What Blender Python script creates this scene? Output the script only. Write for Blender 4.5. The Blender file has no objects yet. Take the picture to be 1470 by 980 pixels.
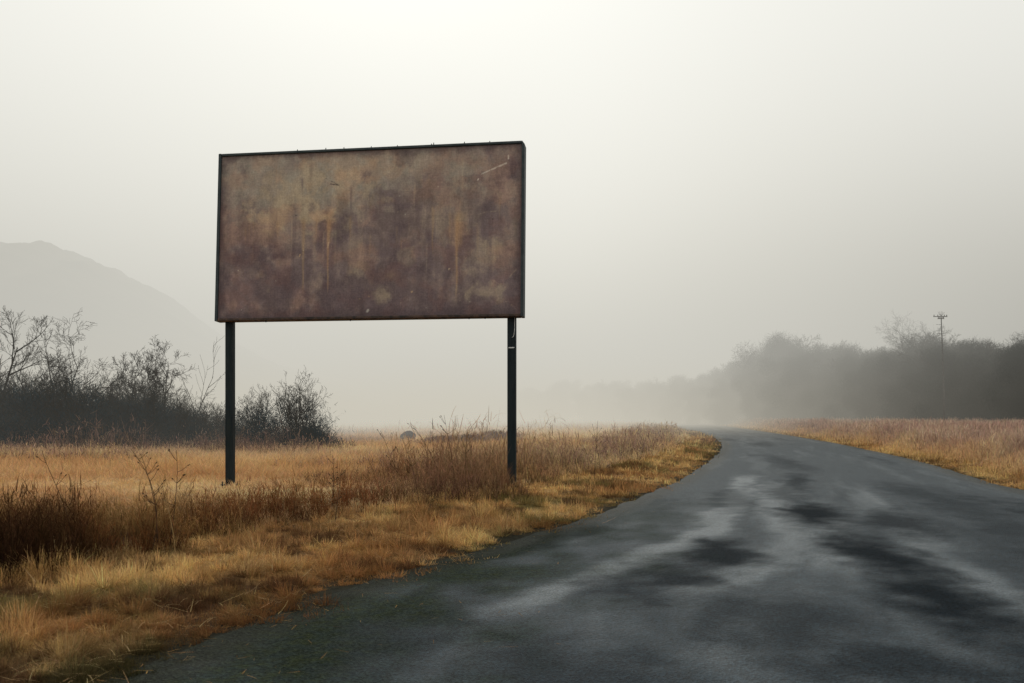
import bpy, math, random
import numpy as np
from mathutils import Vector, Matrix

random.seed(7)
rng = np.random.default_rng(11)
scene = bpy.context.scene
COL = scene.collection
R = math.radians

# ------------------------------------------------------------------ numpy helpers
def _hash(ix, iy, seed):
    h = (ix.astype(np.int64) * 374761393 + iy.astype(np.int64) * 668265263 + seed * 1442695041) & 0x7fffffff
    h = ((h ^ (h >> 13)) * 1274126177) & 0x7fffffff
    h = (h ^ (h >> 16)) & 0xffff
    return h / 65535.0

def vnoise(x, y, seed=0):
    x = np.asarray(x, float); y = np.asarray(y, float)
    ix = np.floor(x); iy = np.floor(y)
    fx = x - ix; fy = y - iy
    fx = fx * fx * fx * (fx * (fx * 6 - 15) + 10); fy = fy * fy * fy * (fy * (fy * 6 - 15) + 10)
    a = _hash(ix, iy, seed); b = _hash(ix + 1, iy, seed)
    c = _hash(ix, iy + 1, seed); d = _hash(ix + 1, iy + 1, seed)
    return (a * (1 - fx) + b * fx) * (1 - fy) + (c * (1 - fx) + d * fx) * fy

def fbm(x, y, seed=0, oct=4, gain=0.5):
    t = 0.0; amp = 1.0; tot = 0.0; k = 1.0
    for o in range(oct):
        t = t + amp * vnoise(x * k + 17.3 * o, y * k - 9.1 * o, seed + o * 13)
        tot += amp; amp *= gain; k *= 2.03
    return t / tot

def sstep(a, b, x):
    t = np.clip((np.asarray(x, float) - a) / (b - a), 0, 1)
    return t * t * (3 - 2 * t)

def lerp(a, b, t):
    t = np.asarray(t)[..., None]
    return np.asarray(a) * (1 - t) + np.asarray(b) * t

# ------------------------------------------------------------------ road edges (metres; camera at x=0, y=0)
_L = np.array([(-14, -6.2), (-5, -4.6), (0, -3.6), (5.4, -2.37), (7.95, -1.67), (9.5, -0.94), (10.3, -0.44), (11.4, 0.09), (13.3, 0.98),
               (14.8, 1.61), (17.3, 2.56), (21.8, 4.15), (29, 6.35), (36, 8.3), (44.5, 10.4), (56.5, 12.8), (74.7, 15.6),
               (99.6, 18.3), (150, 24.2), (209, 31.5), (300, 41), (420, 52)])
_R = np.array([(-14, 6.6), (-5, 7.6), (0, 8.3), (5, 8.9), (10, 9.4), (18.5, 10.4), (20.3, 10.7), (26.1, 12.3), (32.2, 13.8), (47.5, 16.8),
               (69.7, 20.2), (100, 24.2), (144, 29.9), (209, 37.6), (300, 47), (420, 58)])
_ys = np.concatenate([np.linspace(-14, 120, 1341), np.linspace(120.5, 420, 600)])
def _smooth(tab):
    v = np.interp(_ys, tab[:, 0], tab[:, 1])
    out = v.copy()
    k = 14
    pad = np.pad(v, k, mode='reflect', reflect_type='odd')
    ker = np.hanning(2 * k + 1); ker /= ker.sum()
    return np.convolve(pad, ker, mode='valid')
_lv, _rv = _smooth(_L), _smooth(_R)
def xL(y): return np.interp(y, _ys, _lv)
def xR(y): return np.interp(y, _ys, _rv)
_ls = np.gradient(_lv, _ys); _rs = np.gradient(_rv, _ys)
def sL(x, y): return (xL(y) - x) / np.sqrt(1 + np.interp(y, _ys, _ls) ** 2)      # metres left of the left road edge
def sR(x, y): return (x - xR(y)) / np.sqrt(1 + np.interp(y, _ys, _rs) ** 2)      # metres right of the right road edge
# front line of the tall weeds
_W = np.array([(-6, -9.2), (3, -6.6), (6, -5.3), (8.1, -4.5), (10, -4.0), (12.4, -3.2), (14.6, -2.2), (19.4, 0.2), (23.8, 2.2), (36, 6.4), (55, 11), (75, 14.2), (100, 17.0), (420, 51)])
def xW(y): return np.interp(y, _W[:, 0], _W[:, 1])

def ground_z(x, y):
    d = np.hypot(x, y)
    s = np.maximum(sL(x, y), sR(x, y))
    cell = 0.03 * d
    rise = sstep(cell * 0.6, cell * 0.6 + 1.3, s)
    z = -0.035 + rise * (0.07 + 0.09 * (fbm(x * 0.35, y * 0.35, 5) - 0.5))
    far = sstep(60, 300, d)
    z = z + far * rise * 0.35 * (fbm(x * 0.012, y * 0.012, 21) - 0.5)
    return z

# ------------------------------------------------------------------ object helpers
def tag(o, label=None, cat=None, group=None, kind=None):
    if label: o['label'] = label
    if cat: o['category'] = cat
    if group: o['group'] = group
    if kind: o['kind'] = kind
    return o

def empty(name, loc=(0, 0, 0), rz=0.0):
    o = bpy.data.objects.new(name, None); COL.objects.link(o)
    o.location = loc; o.rotation_euler = (0, 0, rz); o.empty_display_size = 0.3
    return o

def link_mesh(name, me, mat, parent=None, smooth=False):
    o = bpy.data.objects.new(name, me); COL.objects.link(o)
    if mat: me.materials.append(mat)
    if parent: o.parent = parent
    if smooth:
        me.polygons.foreach_set('use_smooth', np.ones(len(me.polygons), dtype=bool))
    return o

def np_mesh(name, verts, faces_list, col=None, colname='col', attrs=None):
    """faces_list: list of int arrays (n,k)"""
    me = bpy.data.meshes.new(name)
    verts = np.asarray(verts, np.float32)
    me.vertices.add(len(verts)); me.vertices.foreach_set('co', verts.ravel())
    nl = sum(f.size for f in faces_list); npoly = sum(len(f) for f in faces_list)
    me.loops.add(nl); me.polygons.add(npoly)
    me.loops.foreach_set('vertex_index', np.concatenate([f.ravel() for f in faces_list]).astype(np.int32))
    tot = np.concatenate([np.full(len(f), f.shape[1]) for f in faces_list])
    st = np.concatenate([[0], np.cumsum(tot)[:-1]])
    me.polygons.foreach_set('loop_start', st.astype(np.int32))
    me.polygons.foreach_set('loop_total', tot.astype(np.int32))
    if col is not None:
        a = me.attributes.new(colname, 'FLOAT_COLOR', 'POINT')
        c = np.ones((len(verts), 4), np.float32); c[:, :3] = col
        a.data.foreach_set('color', c.ravel())
    for k, v in (attrs or {}).items():
        a = me.attributes.new(k, 'FLOAT', 'POINT'); a.data.foreach_set('value', np.asarray(v, np.float32).ravel())
    me.update(calc_edges=True); me.validate()
    return me

def grid_faces(nu, nv, wrap=False):
    i, j = np.meshgrid(np.arange(nu if wrap else nu - 1), np.arange(nv - 1), indexing='ij')
    a = i * nv + j; b = ((i + 1) % nu) * nv + j
    return np.stack([a, b, b + 1, a + 1], -1).reshape(-1, 4)

class MB:
    """collects boxes, tubes and prisms into one mesh"""
    def __init__(s): s.v = []; s.f = []
    def box(s, c, size, rot=None, bevel=0.0):
        hx, hy, hz = size[0] / 2, size[1] / 2, size[2] / 2
        b = min(bevel, hx * .45, hy * .45, hz * .45)
        M = rot or Matrix.Identity(3); c = Vector(c); n = len(s.v)
        if b <= 0:
            for x in (-hx, hx):
                for y in (-hy, hy):
                    for z in (-hz, hz): s.v.append(c + M @ Vector((x, y, z)))
            for f in ((0, 1, 3, 2), (4, 6, 7, 5), (0, 4, 5, 1), (2, 3, 7, 6), (0, 2, 6, 4), (1, 5, 7, 3)): s.f.append([n + i for i in f])
            return
        idx = {}
        for sx in (-1, 1):
            for sy in (-1, 1):
                for sz in (-1, 1):
                    for ax in range(3):
                        p = [sx * (hx - b), sy * (hy - b), sz * (hz - b)]
                        p[ax] = (sx * hx, sy * hy, sz * hz)[ax]
                        idx[(sx, sy, sz, ax)] = len(s.v); s.v.append(c + M @ Vector(p))
        def q(*k): s.f.append([idx[i] for i in k])
        for g in (-1, 1):
            q((g, -1, -1, 0), (g, 1, -1, 0), (g, 1, 1, 0), (g, -1, 1, 0))
            q((-1, g, -1, 1), (1, g, -1, 1), (1, g, 1, 1), (-1, g, 1, 1))
            q((-1, -1, g, 2), (1, -1, g, 2), (1, 1, g, 2), (-1, 1, g, 2))
            for h in (-1, 1):
                q((g, h, -1, 0), (g, h, 1, 0), (g, h, 1, 1), (g, h, -1, 1))
                q((g, -1, h, 0), (g, 1, h, 0), (g, 1, h, 2), (g, -1, h, 2))
                q((-1, g, h, 1), (1, g, h, 1), (1, g, h, 2), (-1, g, h, 2))
                for k in (-1, 1): s.f.append([idx[(g, h, k, 0)], idx[(g, h, k, 1)], idx[(g, h, k, 2)]])
    def tube(s, pts, rad, sides=5, cap=True):
        pts = [Vector(p) for p in pts]; n0 = len(s.v); m = len(pts)
        prev = None
        for i, p in enumerate(pts):
            d = (pts[min(i + 1, m - 1)] - pts[max(i - 1, 0)])
            d = d.normalized() if d.length > 1e-9 else Vector((0, 0, 1))
            if prev is None:
                a = d.cross(Vector((0.31, 0.87, 0.11)))
                if a.length < .05: a = d.cross(Vector((1, 0, 0)))
            else:
                a = prev - d * prev.dot(d)
            a.normalize(); prev = a; b = d.cross(a)
            r = rad[i] if hasattr(rad, '__len__') else rad
            for k in range(sides):
                t = 2 * math.pi * k / sides
                s.v.append(p + (a * math.cos(t) + b * math.sin(t)) * r)
        for i in range(m - 1):
            for k in range(sides):
                k2 = (k + 1) % sides
                s.f.append([n0 + i * sides + k, n0 + i * sides + k2, n0 + (i + 1) * sides + k2, n0 + (i + 1) * sides + k])
        if cap:
            s.f.append([n0 + (m - 1) * sides + k for k in range(sides)])
            s.f.append([n0 + k for k in reversed(range(sides))])
    def build(s, name, mat, parent=None, smooth=False):
        me = bpy.data.meshes.new(name); me.from_pydata([tuple(v) for v in s.v], [], s.f); me.update()
        return link_mesh(name, me, mat, parent, smooth)

def children(o): return [c for c in bpy.data.objects if c.parent == o]
def copy_tree(o, parent=None):
    c = o.copy(); COL.objects.link(c)
    if parent: c.parent = parent
    for ch in children(o): copy_tree(ch, c)
    return c

# ------------------------------------------------------------------ material helpers
def mat_new(name):
    m = bpy.data.materials.new(name); m.use_nodes = True
    nt = m.node_tree; nt.nodes.clear()
    out = nt.nodes.new('ShaderNodeOutputMaterial')
    return m, nt, out
def N(nt, t, **kw):
    n = nt.nodes.new(t)
    for k, v in kw.items():
        if k.startswith('i_'):
            key = k[2:].replace('_', ' ')
            n.inputs[key].default_value = v
        else: setattr(n, k, v)
    return n
def mathn(nt, op, a, b=None, clamp=False):
    n = nt.nodes.new('ShaderNodeMath'); n.operation = op; n.use_clamp = clamp
    for i, v in enumerate((a, b)):
        if v is None: continue
        if hasattr(v, 'is_output'): nt.links.new(v, n.inputs[i])
        else: n.inputs[i].default_value = v
    return n.outputs[0]
def mapr(nt, v, a, b, c=0.0, d=1.0, smooth=True):
    n = nt.nodes.new('ShaderNodeMapRange'); n.interpolation_type = 'SMOOTHSTEP' if smooth else 'LINEAR'
    nt.links.new(v, n.inputs['Value'])
    n.inputs['From Min'].default_value = a; n.inputs['From Max'].default_value = b
    n.inputs['To Min'].default_value = c; n.inputs['To Max'].default_value = d
    return n.outputs['Result']
def mixc(nt, f, a, b, mode='MIX'):
    n = nt.nodes.new('ShaderNodeMix'); n.data_type = 'RGBA'; n.blend_type = mode
    for s, v in ((n.inputs['Factor'], f), (n.inputs[6], a), (n.inputs[7], b)):
        if hasattr(v, 'is_output'): nt.links.new(v, s)
        elif isinstance(v, (int, float)): s.default_value = v
        else: s.default_value = (*v, 1)
    return n.outputs[2]

def blade_mat(name, transl=0.35):
    m, nt, out = mat_new(name)
    at = N(nt, 'ShaderNodeAttribute', attribute_name='col')
    d = N(nt, 'ShaderNodeBsdfDiffuse'); t = N(nt, 'ShaderNodeBsdfTranslucent'); mx = N(nt, 'ShaderNodeMixShader', i_Fac=transl)
    nt.links.new(at.outputs['Color'], d.inputs['Color']); nt.links.new(at.outputs['Color'], t.inputs['Color'])
    nt.links.new(d.outputs[0], mx.inputs[1]); nt.links.new(t.outputs[0], mx.inputs[2]); nt.links.new(mx.outputs[0], out.inputs['Surface'])
    return m

def rough_mat(name, c1, c2, scale=8.0, rough=0.85, bump=0.0, metal=0.0, spec=0.3, stretch=(1, 1, 1)):
    m, nt, out = mat_new(name)
    tc = N(nt, 'ShaderNodeTexCoord'); mp = N(nt, 'ShaderNodeMapping'); mp.inputs['Scale'].default_value = stretch
    nt.links.new(tc.outputs['Object'], mp.inputs['Vector'])
    n1 = N(nt, 'ShaderNodeTexNoise', i_Scale=scale, i_Detail=6.0, i_Roughness=0.65)
    nt.links.new(mp.outputs[0], n1.inputs['Vector'])
    f = mapr(nt, n1.outputs['Fac'], 0.3, 0.7)
    b = N(nt, 'ShaderNodeBsdfPrincipled'); b.inputs['Roughness'].default_value = rough; b.inputs['Metallic'].default_value = metal
    b.inputs['Specular IOR Level'].default_value = spec
    nt.links.new(mixc(nt, f, c1, c2), b.inputs['Base Color'])
    if bump:
        bp = N(nt, 'ShaderNodeBump', i_Strength=bump, i_Distance=0.02); nt.links.new(n1.outputs['Fac'], bp.inputs['Height']); nt.links.new(bp.outputs[0], b.inputs['Normal'])
    nt.links.new(b.outputs[0], out.inputs['Surface'])
    return m

# ------------------------------------------------------------------ camera
cam = bpy.data.cameras.new('camera'); co = bpy.data.objects.new('camera', cam); COL.objects.link(co)
co.location = (0, 0, 1.6); co.rotation_euler = (R(90), 0, 0)
cam.sensor_width = 36; cam.lens = 32.0; cam.shift_y = 0.0694
cam.clip_start = 0.1; cam.clip_end = 6000
cam.dof.use_dof = True; cam.dof.focus_distance = 18.5; cam.dof.aperture_fstop = 3.2
scene.camera = co
scene.view_settings.view_transform = 'Standard'; scene.view_settings.look = 'None'; scene.view_settings.exposure = 0
scene.cycles.use_denoising = True
scene.cycles.max_bounces = 8; scene.cycles.diffuse_bounces = 3; scene.cycles.transparent_max_bounces = 16

# ------------------------------------------------------------------ sky, sun
SUN_EL, SUN_AZ = R(40), R(-8)              # azimuth measured from +Y towards +X
w = bpy.data.worlds.new('World'); scene.world = w; w.use_nodes = True
nt = w.node_tree; nt.nodes.clear()
out = N(nt, 'ShaderNodeOutputWorld'); bg = N(nt, 'ShaderNodeBackground', i_Strength=0.12)
sky = N(nt, 'ShaderNodeTexSky', sky_type='NISHITA'); sky.sun_disc = False
sky.sun_elevation = SUN_EL; sky.sun_rotation = SUN_AZ
sky.air_density = 1.0; sky.dust_density = 6.0; sky.ozone_density = 1.0; sky.altitude = 0
hs = N(nt, 'ShaderNodeHueSaturation', i_Saturation=0.10)       # overcast veil over the sky: nearly grey
nt.links.new(sky.outputs[0], hs.inputs['Color'])
veil = mixc(nt, 0.94, hs.outputs[0], (7.55, 7.55, 7.55))          # even overcast layer in front of most of it
tint = mixc(nt, 1.0, veil, (1.0, 1.0, 0.945), 'MULTIPLY')
nt.links.new(tint, bg.inputs['Color']); nt.links.new(bg.outputs[0], out.inputs['Surface'])

sun = bpy.data.lights.new('sun', 'SUN'); sun.energy = 0.9; sun.angle = R(16); sun.color = (1.0, 0.95, 0.86)
so = bpy.data.objects.new('sun', sun); COL.objects.link(so)
sd = Vector((math.sin(SUN_AZ) * math.cos(SUN_EL), math.cos(SUN_AZ) * math.cos(SUN_EL), math.sin(SUN_EL)))
so.rotation_euler = (-sd).to_track_quat('-Z', 'Y').to_euler(); so.location = sd * 80

# ------------------------------------------------------------------ fog bank: a volume over the far field, glowing in place of scattered daylight
FOG_SIGMA, FOG_H = 0.042, 19.0
m, nt, out = mat_new('fog_volume')
geo = N(nt, 'ShaderNodeNewGeometry'); sep = N(nt, 'ShaderNodeSeparateXYZ'); nt.links.new(geo.outputs['Position'], sep.inputs[0])
X, Y, Z = sep.outputs
yy = mathn(nt, 'ADD', Y, mathn(nt, 'MULTIPLY', X, -0.38))
dens = mapr(nt, yy, 28.0, 122.0, 0.0, 1.0)
hgt = mathn(nt, 'EXPONENT', mathn(nt, 'MULTIPLY', Z, -1.0 / FOG_H))
dens = mathn(nt, 'MULTIPLY', mathn(nt, 'MULTIPLY', dens, hgt), FOG_SIGMA)
# shallow ground mist over the open field, left of the wood
mist = mathn(nt, 'MULTIPLY', mapr(nt, Y, 27.0, 72.0, 0.0, 0.045), mathn(nt, 'MULTIPLY', mapr(nt, Y, 85.0, 140.0, 1.0, 0.35), mathn(nt, 'EXPONENT', mathn(nt, 'MULTIPLY', Z, -1.0 / 2.2))))
mist = mathn(nt, 'MULTIPLY', mist, mapr(nt, X, -14.0, 16.0, 1.0, 0.0))
# over on the right the fog has lifted a little off the ground in front of the wood
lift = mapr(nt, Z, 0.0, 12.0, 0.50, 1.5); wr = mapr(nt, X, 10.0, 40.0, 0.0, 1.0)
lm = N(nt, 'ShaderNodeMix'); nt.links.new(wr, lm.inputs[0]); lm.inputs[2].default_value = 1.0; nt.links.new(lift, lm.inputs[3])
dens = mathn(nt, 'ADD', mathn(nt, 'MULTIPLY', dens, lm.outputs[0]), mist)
# painted glow: brighter in the open middle and above, darker by the wood and under the hill
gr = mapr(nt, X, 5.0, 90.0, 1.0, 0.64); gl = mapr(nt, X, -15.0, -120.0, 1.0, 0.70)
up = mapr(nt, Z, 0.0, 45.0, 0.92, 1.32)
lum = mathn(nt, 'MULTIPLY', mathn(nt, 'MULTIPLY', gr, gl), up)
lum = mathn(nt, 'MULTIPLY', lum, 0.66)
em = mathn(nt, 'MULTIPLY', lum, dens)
pv = N(nt, 'ShaderNodeVolumePrincipled'); 
ab = N(nt, 'ShaderNodeVolumeAbsorption'); ab.inputs['Color'].default_value = (0, 0, 0, 1)
nt.nodes.remove(pv)
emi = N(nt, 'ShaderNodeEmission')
nt.links.new(mixc(nt, mapr(nt, Z, 0.0, 9.0), (1.0, 0.945, 0.80), (1.0, 0.98, 0.885)), emi.inputs['Color'])   # glow colour painted warmer near the ground
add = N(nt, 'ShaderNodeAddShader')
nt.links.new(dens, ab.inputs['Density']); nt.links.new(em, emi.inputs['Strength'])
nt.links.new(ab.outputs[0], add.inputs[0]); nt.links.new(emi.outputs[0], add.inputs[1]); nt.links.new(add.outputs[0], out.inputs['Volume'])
FOG = m
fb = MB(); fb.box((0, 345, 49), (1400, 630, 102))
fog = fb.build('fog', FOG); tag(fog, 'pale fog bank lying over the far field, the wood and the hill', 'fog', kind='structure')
FOG.cycles.volume_step_rate = 0.5 if hasattr(FOG, 'cycles') and hasattr(FOG.cycles, 'volume_step_rate') else 0.5
if hasattr(FOG, 'volume_intersection_method'): pass

# ------------------------------------------------------------------ colours of the dry vegetation (albedo)
GOLD = np.array((0.74, 0.48, 0.20)); OCHRE = np.array((0.50, 0.29, 0.11)); GREEN = np.array((0.085, 0.092, 0.030))
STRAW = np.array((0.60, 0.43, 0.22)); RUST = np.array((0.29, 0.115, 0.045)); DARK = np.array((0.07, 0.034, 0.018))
PINK = np.array((0.46, 0.30, 0.235)); FIELD = np.array((0.78, 0.57, 0.31)); FIELD2 = np.array((0.62, 0.40, 0.205)); HEATH = np.array((0.22, 0.145, 0.125))

def verge_col(x, y, s):
    n = fbm(x * 0.9, y * 0.9, 31); n2 = fbm(x * 2.7 + 5, y * 2.7, 37); n3 = fbm(x * 0.55 + 40, y * 0.55, 41)
    c = lerp(OCHRE, GOLD, sstep(0.34, 0.62, n))
    c = lerp(c, STRAW, 0.5 * sstep(0.58, 0.75, n2))
    g = sstep(0.50, 0.64, n3 + 0.26 * np.exp(-np.maximum(s, 0) / 0.30) - 0.04) * 0.75
    c = lerp(c, GREEN, g * np.where(x > xR(y), 0.3, 1.0))
    # low wet moss where the verge runs out on to the asphalt close by
    c = lerp(c, np.array((0.022, 0.026, 0.012)), 0.92 * sstep(1.35, 0.3, s + (n2 - .5) * 1.4) * sstep(10.0, 6.5, y) * (x < 0))
    c = lerp(c, RUST * 0.9, 0.55 * sstep(0.55, 0.66, fbm(x * 0.7 + 21, y * 0.7, 47)))
    c = lerp(c, DARK * 1.3, 0.85 * sstep(0.56, 0.70, fbm(x * 1.9 - 9, y * 1.9, 43)))
    return c

def field_col(x, y):
    n = fbm(x * 0.07, y * 0.16, 51); n2 = fbm(x * 0.5, y * 0.5, 53)
    c = lerp(FIELD2, FIELD, sstep(0.32, 0.6, n))
    c = lerp(c, OCHRE, 0.5 * sstep(0.5, 0.75, n2))
    c = lerp(c, np.array((0.50, 0.27, 0.12)), 0.55 * sstep(0.46, 0.66, fbm(x * 0.22 + 60, y * 0.3, 59)))
    hb = sstep(0.55, 0.70, fbm(x * 0.06 + 3, y * 0.12 - 7, 57)) * sstep(26, 40, y)
    return lerp(c, HEATH * 1.3, 0.65 * hb)

# ------------------------------------------------------------------ ground: one sheet to the horizon
na, nr = 840, 250
rad = 0.3 * (4000 / 0.3) ** (np.arange(nr) / (nr - 1))
# finer angular spacing in front
u = np.linspace(0, 1, na, endpoint=False); ang = 2 * np.pi * (u - 0.11 * np.sin(2 * np.pi * u) / 1.0)
ang = ang + np.pi / 2
A, RR = np.meshgrid(ang, rad, indexing='ij')
gx = RR * np.cos(A); gy = RR * np.sin(A); gz = ground_z(gx, gy)
s = sL(gx, gy); t = sR(gx, gy)
gc = verge_col(gx, gy, np.maximum(s, t)) * 0.55
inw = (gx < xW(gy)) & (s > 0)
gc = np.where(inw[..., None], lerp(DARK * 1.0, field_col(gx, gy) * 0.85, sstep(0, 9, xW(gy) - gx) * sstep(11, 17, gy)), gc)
rt = t > 1.3
gc = np.where(rt[..., None], lerp(PINK, field_col(gx, gy), 0.4) * 0.6, gc)
eg_ = sstep(0.9, 0.25, np.maximum(s, t) + (fbm(gx * 2, gy * 2, 19) - .5) * .5)
gc = lerp(gc, np.array((0.022, 0.021, 0.014)), eg_)
gc = np.where((np.maximum(s, t) < 0.05)[..., None], np.array((0.028, 0.03, 0.026)), gc)
centre = np.array([[0, 0, -0.035]])
gv = np.concatenate([np.stack([gx, gy, gz], -1).reshape(-1, 3), centre]); gcol = np.concatenate([gc.reshape(-1, 3), [[.03, .03, .03]]])
fq = grid_faces(na, nr, wrap=True)
ci = len(gv) - 1
ft = np.stack([np.full(na, ci), np.arange(na) * nr, ((np.arange(na) + 1) % na) * nr], -1)
m, nt, out = mat_new('field_soil')
at = N(nt, 'ShaderNodeAttribute', attribute_name='col'); tc = N(nt, 'ShaderNodeTexCoord')
n1 = N(nt, 'ShaderNodeTexNoise', i_Scale=14.0, i_Detail=8.0, i_Roughness=0.7); nt.links.new(tc.outputs['Object'], n1.inputs['Vector'])
v = mapr(nt, n1.outputs['Fac'], 0.3, 0.7, 0.55, 1.25)
cmb = N(nt, 'ShaderNodeCombineColor'); 
for k in range(3): nt.links.new(v, cmb.inputs[k])
cc = mixc(nt, 1.0, at.outputs['Color'], cmb.outputs[0], 'MULTIPLY')
b = N(nt, 'ShaderNodeBsdfPrincipled', i_Roughness=1.0); b.inputs['Specular IOR Level'].default_value = 0.05
nt.links.new(cc, b.inputs['Base Color'])
bp = N(nt, 'ShaderNodeBump', i_Strength=0.6, i_Distance=0.05); nt.links.new(n1.outputs['Fac'], bp.inputs['Height']); nt.links.new(bp.outputs[0], b.inputs['Normal'])
nt.links.new(b.outputs[0], out.inputs['Surface'])
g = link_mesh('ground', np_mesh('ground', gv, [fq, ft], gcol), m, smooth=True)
tag(g, 'field ground of dry grass and soil reaching to the foggy horizon', 'ground', kind='structure')

# ------------------------------------------------------------------ road: wet asphalt sheet
ny, nx = 620, 170
ry = np.concatenate([np.linspace(-14, 3, 60, endpoint=False), 3 * (420 / 3.0) ** (np.arange(ny - 60) / (ny - 61))])
uu = np.linspace(0, 1, nx)
UU, YY = np.meshgrid(uu, ry, indexing='ij')
el = xL(YY) + 0.10 * (fbm(YY * 1.3, YY * 0 + 2, 71) - 0.5) * 2 - 0.12
er = xR(YY) + 0.08 * (fbm(YY * 1.3, YY * 0 + 9, 73) - 0.5) * 2 + 0.12
XX = el + (er - el) * UU
lat = XX - 0.5 * (xL(YY) + xR(YY))                      # metres from the middle of the road
crown = -0.02 * (lat / 4.0) ** 2 + 0.012
ZZ = crown + 0.006 * (fbm(XX * 0.8, YY * 0.5, 75) - 0.5)
# damp stains: runs along the road, plus the big blotches
warp = (fbm(XX * 0.9, YY * 0.5, 77) - 0.5) * 2
strk = fbm(lat * 0.9 + warp * 0.25, YY * 0.13, 79, 5, 0.55)
strk2 = fbm(lat * 2.2 + warp * 0.3, YY * 0.22 + 7, 83, 5, 0.6)
rag = fbm(XX * 1.1, YY * 4.0, 85, 5, 0.6) - 0.5           # ragged cross-wise edges
wet = np.zeros_like(XX)
wdx = (fbm(XX * 0.8, YY * 0.45, 171, 5, .6) - .5) * 1.5; wdy = (fbm(XX * 0.8 + 31, YY * 0.45, 173, 5, .6) - .5) * 4.5
fine = (fbm(XX * 3.2, YY * 2.2, 175, 5, .65) - .5) * 0.9
for (bx, by, rx, ry_, rot, amp) in [(4.7, 14.4, 0.62, 2.2, -.22, 1.0), (5.6, 13.2, 0.6, 2.2, -.22, .8), (4.05, 10.3, 0.5, 2.4, -.18, 1.0), (3.6, 8.0, 0.55, 1.6, -.18, 1.0),
                                 (2.35, 10.2, 0.42, 1.5, -.40, .95), (1.45, 8.7, 0.6, 1.3, -.45, .85), (2.0, 7.1, 0.6, 1.3, -.3, .65), (2.5, 5.6, 0.9, .7, -.3, .75), (0.4, 5.5, 0.9, .8, 0, .6),
                                 (3.5, 6.2, .6, .8, 0, .8), (6.7, 12.2, .6, 2.4, -.18, .6), (6.6, 21.0, .42, 3.2, -.3, .7), (5.5, 18.2, .5, 2.6, -.3, .55), (7.8, 16.5, .6, 4.5, -.2, .6), (8.8, 29, .5, 5, -.2, .5),
                                 (-1.0, 6.4, .8, 1.2, -.4, .6), (0.3, 11.2, .3, 2.4, -.5, .65), (4.2, 17, .35, 3, -.3, .45), (6.0, 9, .9, 3, -.1, .6), (7.4, 9.5, .9, 4, 0, .8), (8.6, 12, .9, 6, 0, .8), (5.6, 6.6, 1.0, 2.0, 0, .7)]:
    c_, s_ = math.cos(rot), math.sin(rot)
    dx = XX - bx + wdx * .55; dy = YY - by + wdy * .55
    a_ = (dx * c_ + dy * s_) / rx; b_ = (-dx * s_ + dy * c_) / ry_
    d_ = np.sqrt(a_ * a_ + b_ * b_) + fine + rag * 0.35
    wet = np.maximum(wet, amp * (1 - sstep(0.22, 1.45, d_)))
wet = np.maximum(wet, 0.40 * sstep(0.54, 0.76, strk + rag * 0.15))
dry = np.zeros_like(XX)
for pts, wd, amp in [([(-0.6, 6.8), (0.9, 8.9), (2.6, 12.2), (4.1, 16.3), (6.2, 24)], 0.32, 1.0), ([(1.3, 7.6), (2.6, 9.4), (3.6, 11.6), (4.6, 16), (6.4, 22)], 0.38, 0.9),
                     ([(3.0, 8.6), (3.5, 10.2), (4.3, 12.4), (5.3, 16)], 0.35, 0.7), ([(3.4, 5.6), (4.6, 9.5), (5.6, 14.0), (7.4, 20)], 0.32, 0.55), ([(1.0, 5.4), (2.6, 8.2), (3.0, 9.2)], 0.30, 0.6)]:
    p = np.array(pts); px_ = np.interp(YY, p[:, 1], p[:, 0], left=-99, right=-99)
    dd = np.abs(XX - px_ + warp * 0.22 + rag * 0.35) / wd
    ends = sstep(p[0, 1], p[0, 1] + 1.2, YY) * (1 - sstep(p[-1, 1] - 3.0, p[-1, 1], YY))
    dry = np.maximum(dry, amp * ends * (1 - sstep(0.25, 1.3, dd)))
dry = np.clip(dry * (0.6 + 0.8 * strk2) + 0.22 * sstep(0.45, 0.75, strk2) * sstep(3, 6, YY), 0, 1) * (1 - wet)
moss = sstep(1.1, 0.1, (XX - xL(YY)) / (2.6 - 0.05 * np.clip(YY, 0, 30)) + (fbm(XX * 1.5, YY * 1.2, 87) - 0.5) * 1.5) * (1 - sstep(9, 20, YY))
edge = np.minimum(XX - xL(YY), xR(YY) - XX)
rim = 1 - sstep(0.05, 0.55, edge + rag * 0.3)
m, nt, out = mat_new('wet_asphalt')
tc = N(nt, 'ShaderNodeTexCoord')
aw = N(nt, 'ShaderNodeAttribute', attribute_name='wet').outputs['Fac']; ad = N(nt, 'ShaderNodeAttribute', attribute_name='dry').outputs['Fac']
am = N(nt, 'ShaderNodeAttribute', attribute_name='moss').outputs['Fac']; ar = N(nt, 'ShaderNodeAttribute', attribute_name='rim').outputs['Fac']
ns = N(nt, 'ShaderNodeTexNoise', i_Scale=5.0, i_Detail=9.0, i_Roughness=0.7); nt.links.new(tc.outputs['Object'], ns.inputs['Vector'])
nf = N(nt, 'ShaderNodeTexNoise', i_Scale=38.0, i_Detail=7.0, i_Roughness=0.85); nt.links.new(tc.outputs['Object'], nf.inputs['Vector'])
vo = N(nt, 'ShaderNodeTexVoronoi', i_Scale=62.0); nt.links.new(tc.outputs['Object'], vo.inputs['Vector'])
base = mixc(nt, mapr(nt, ns.outputs['Fac'], 0.3, 0.7), (0.009, 0.018, 0.026), (0.018, 0.033, 0.045))
base = mixc(nt, mathn(nt, 'MULTIPLY', ad, 0.9), base, (0.070, 0.092, 0.108))
base = mixc(nt, mathn(nt, 'MULTIPLY', aw, 0.9), base, (0.005, 0.008, 0.011))
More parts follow.
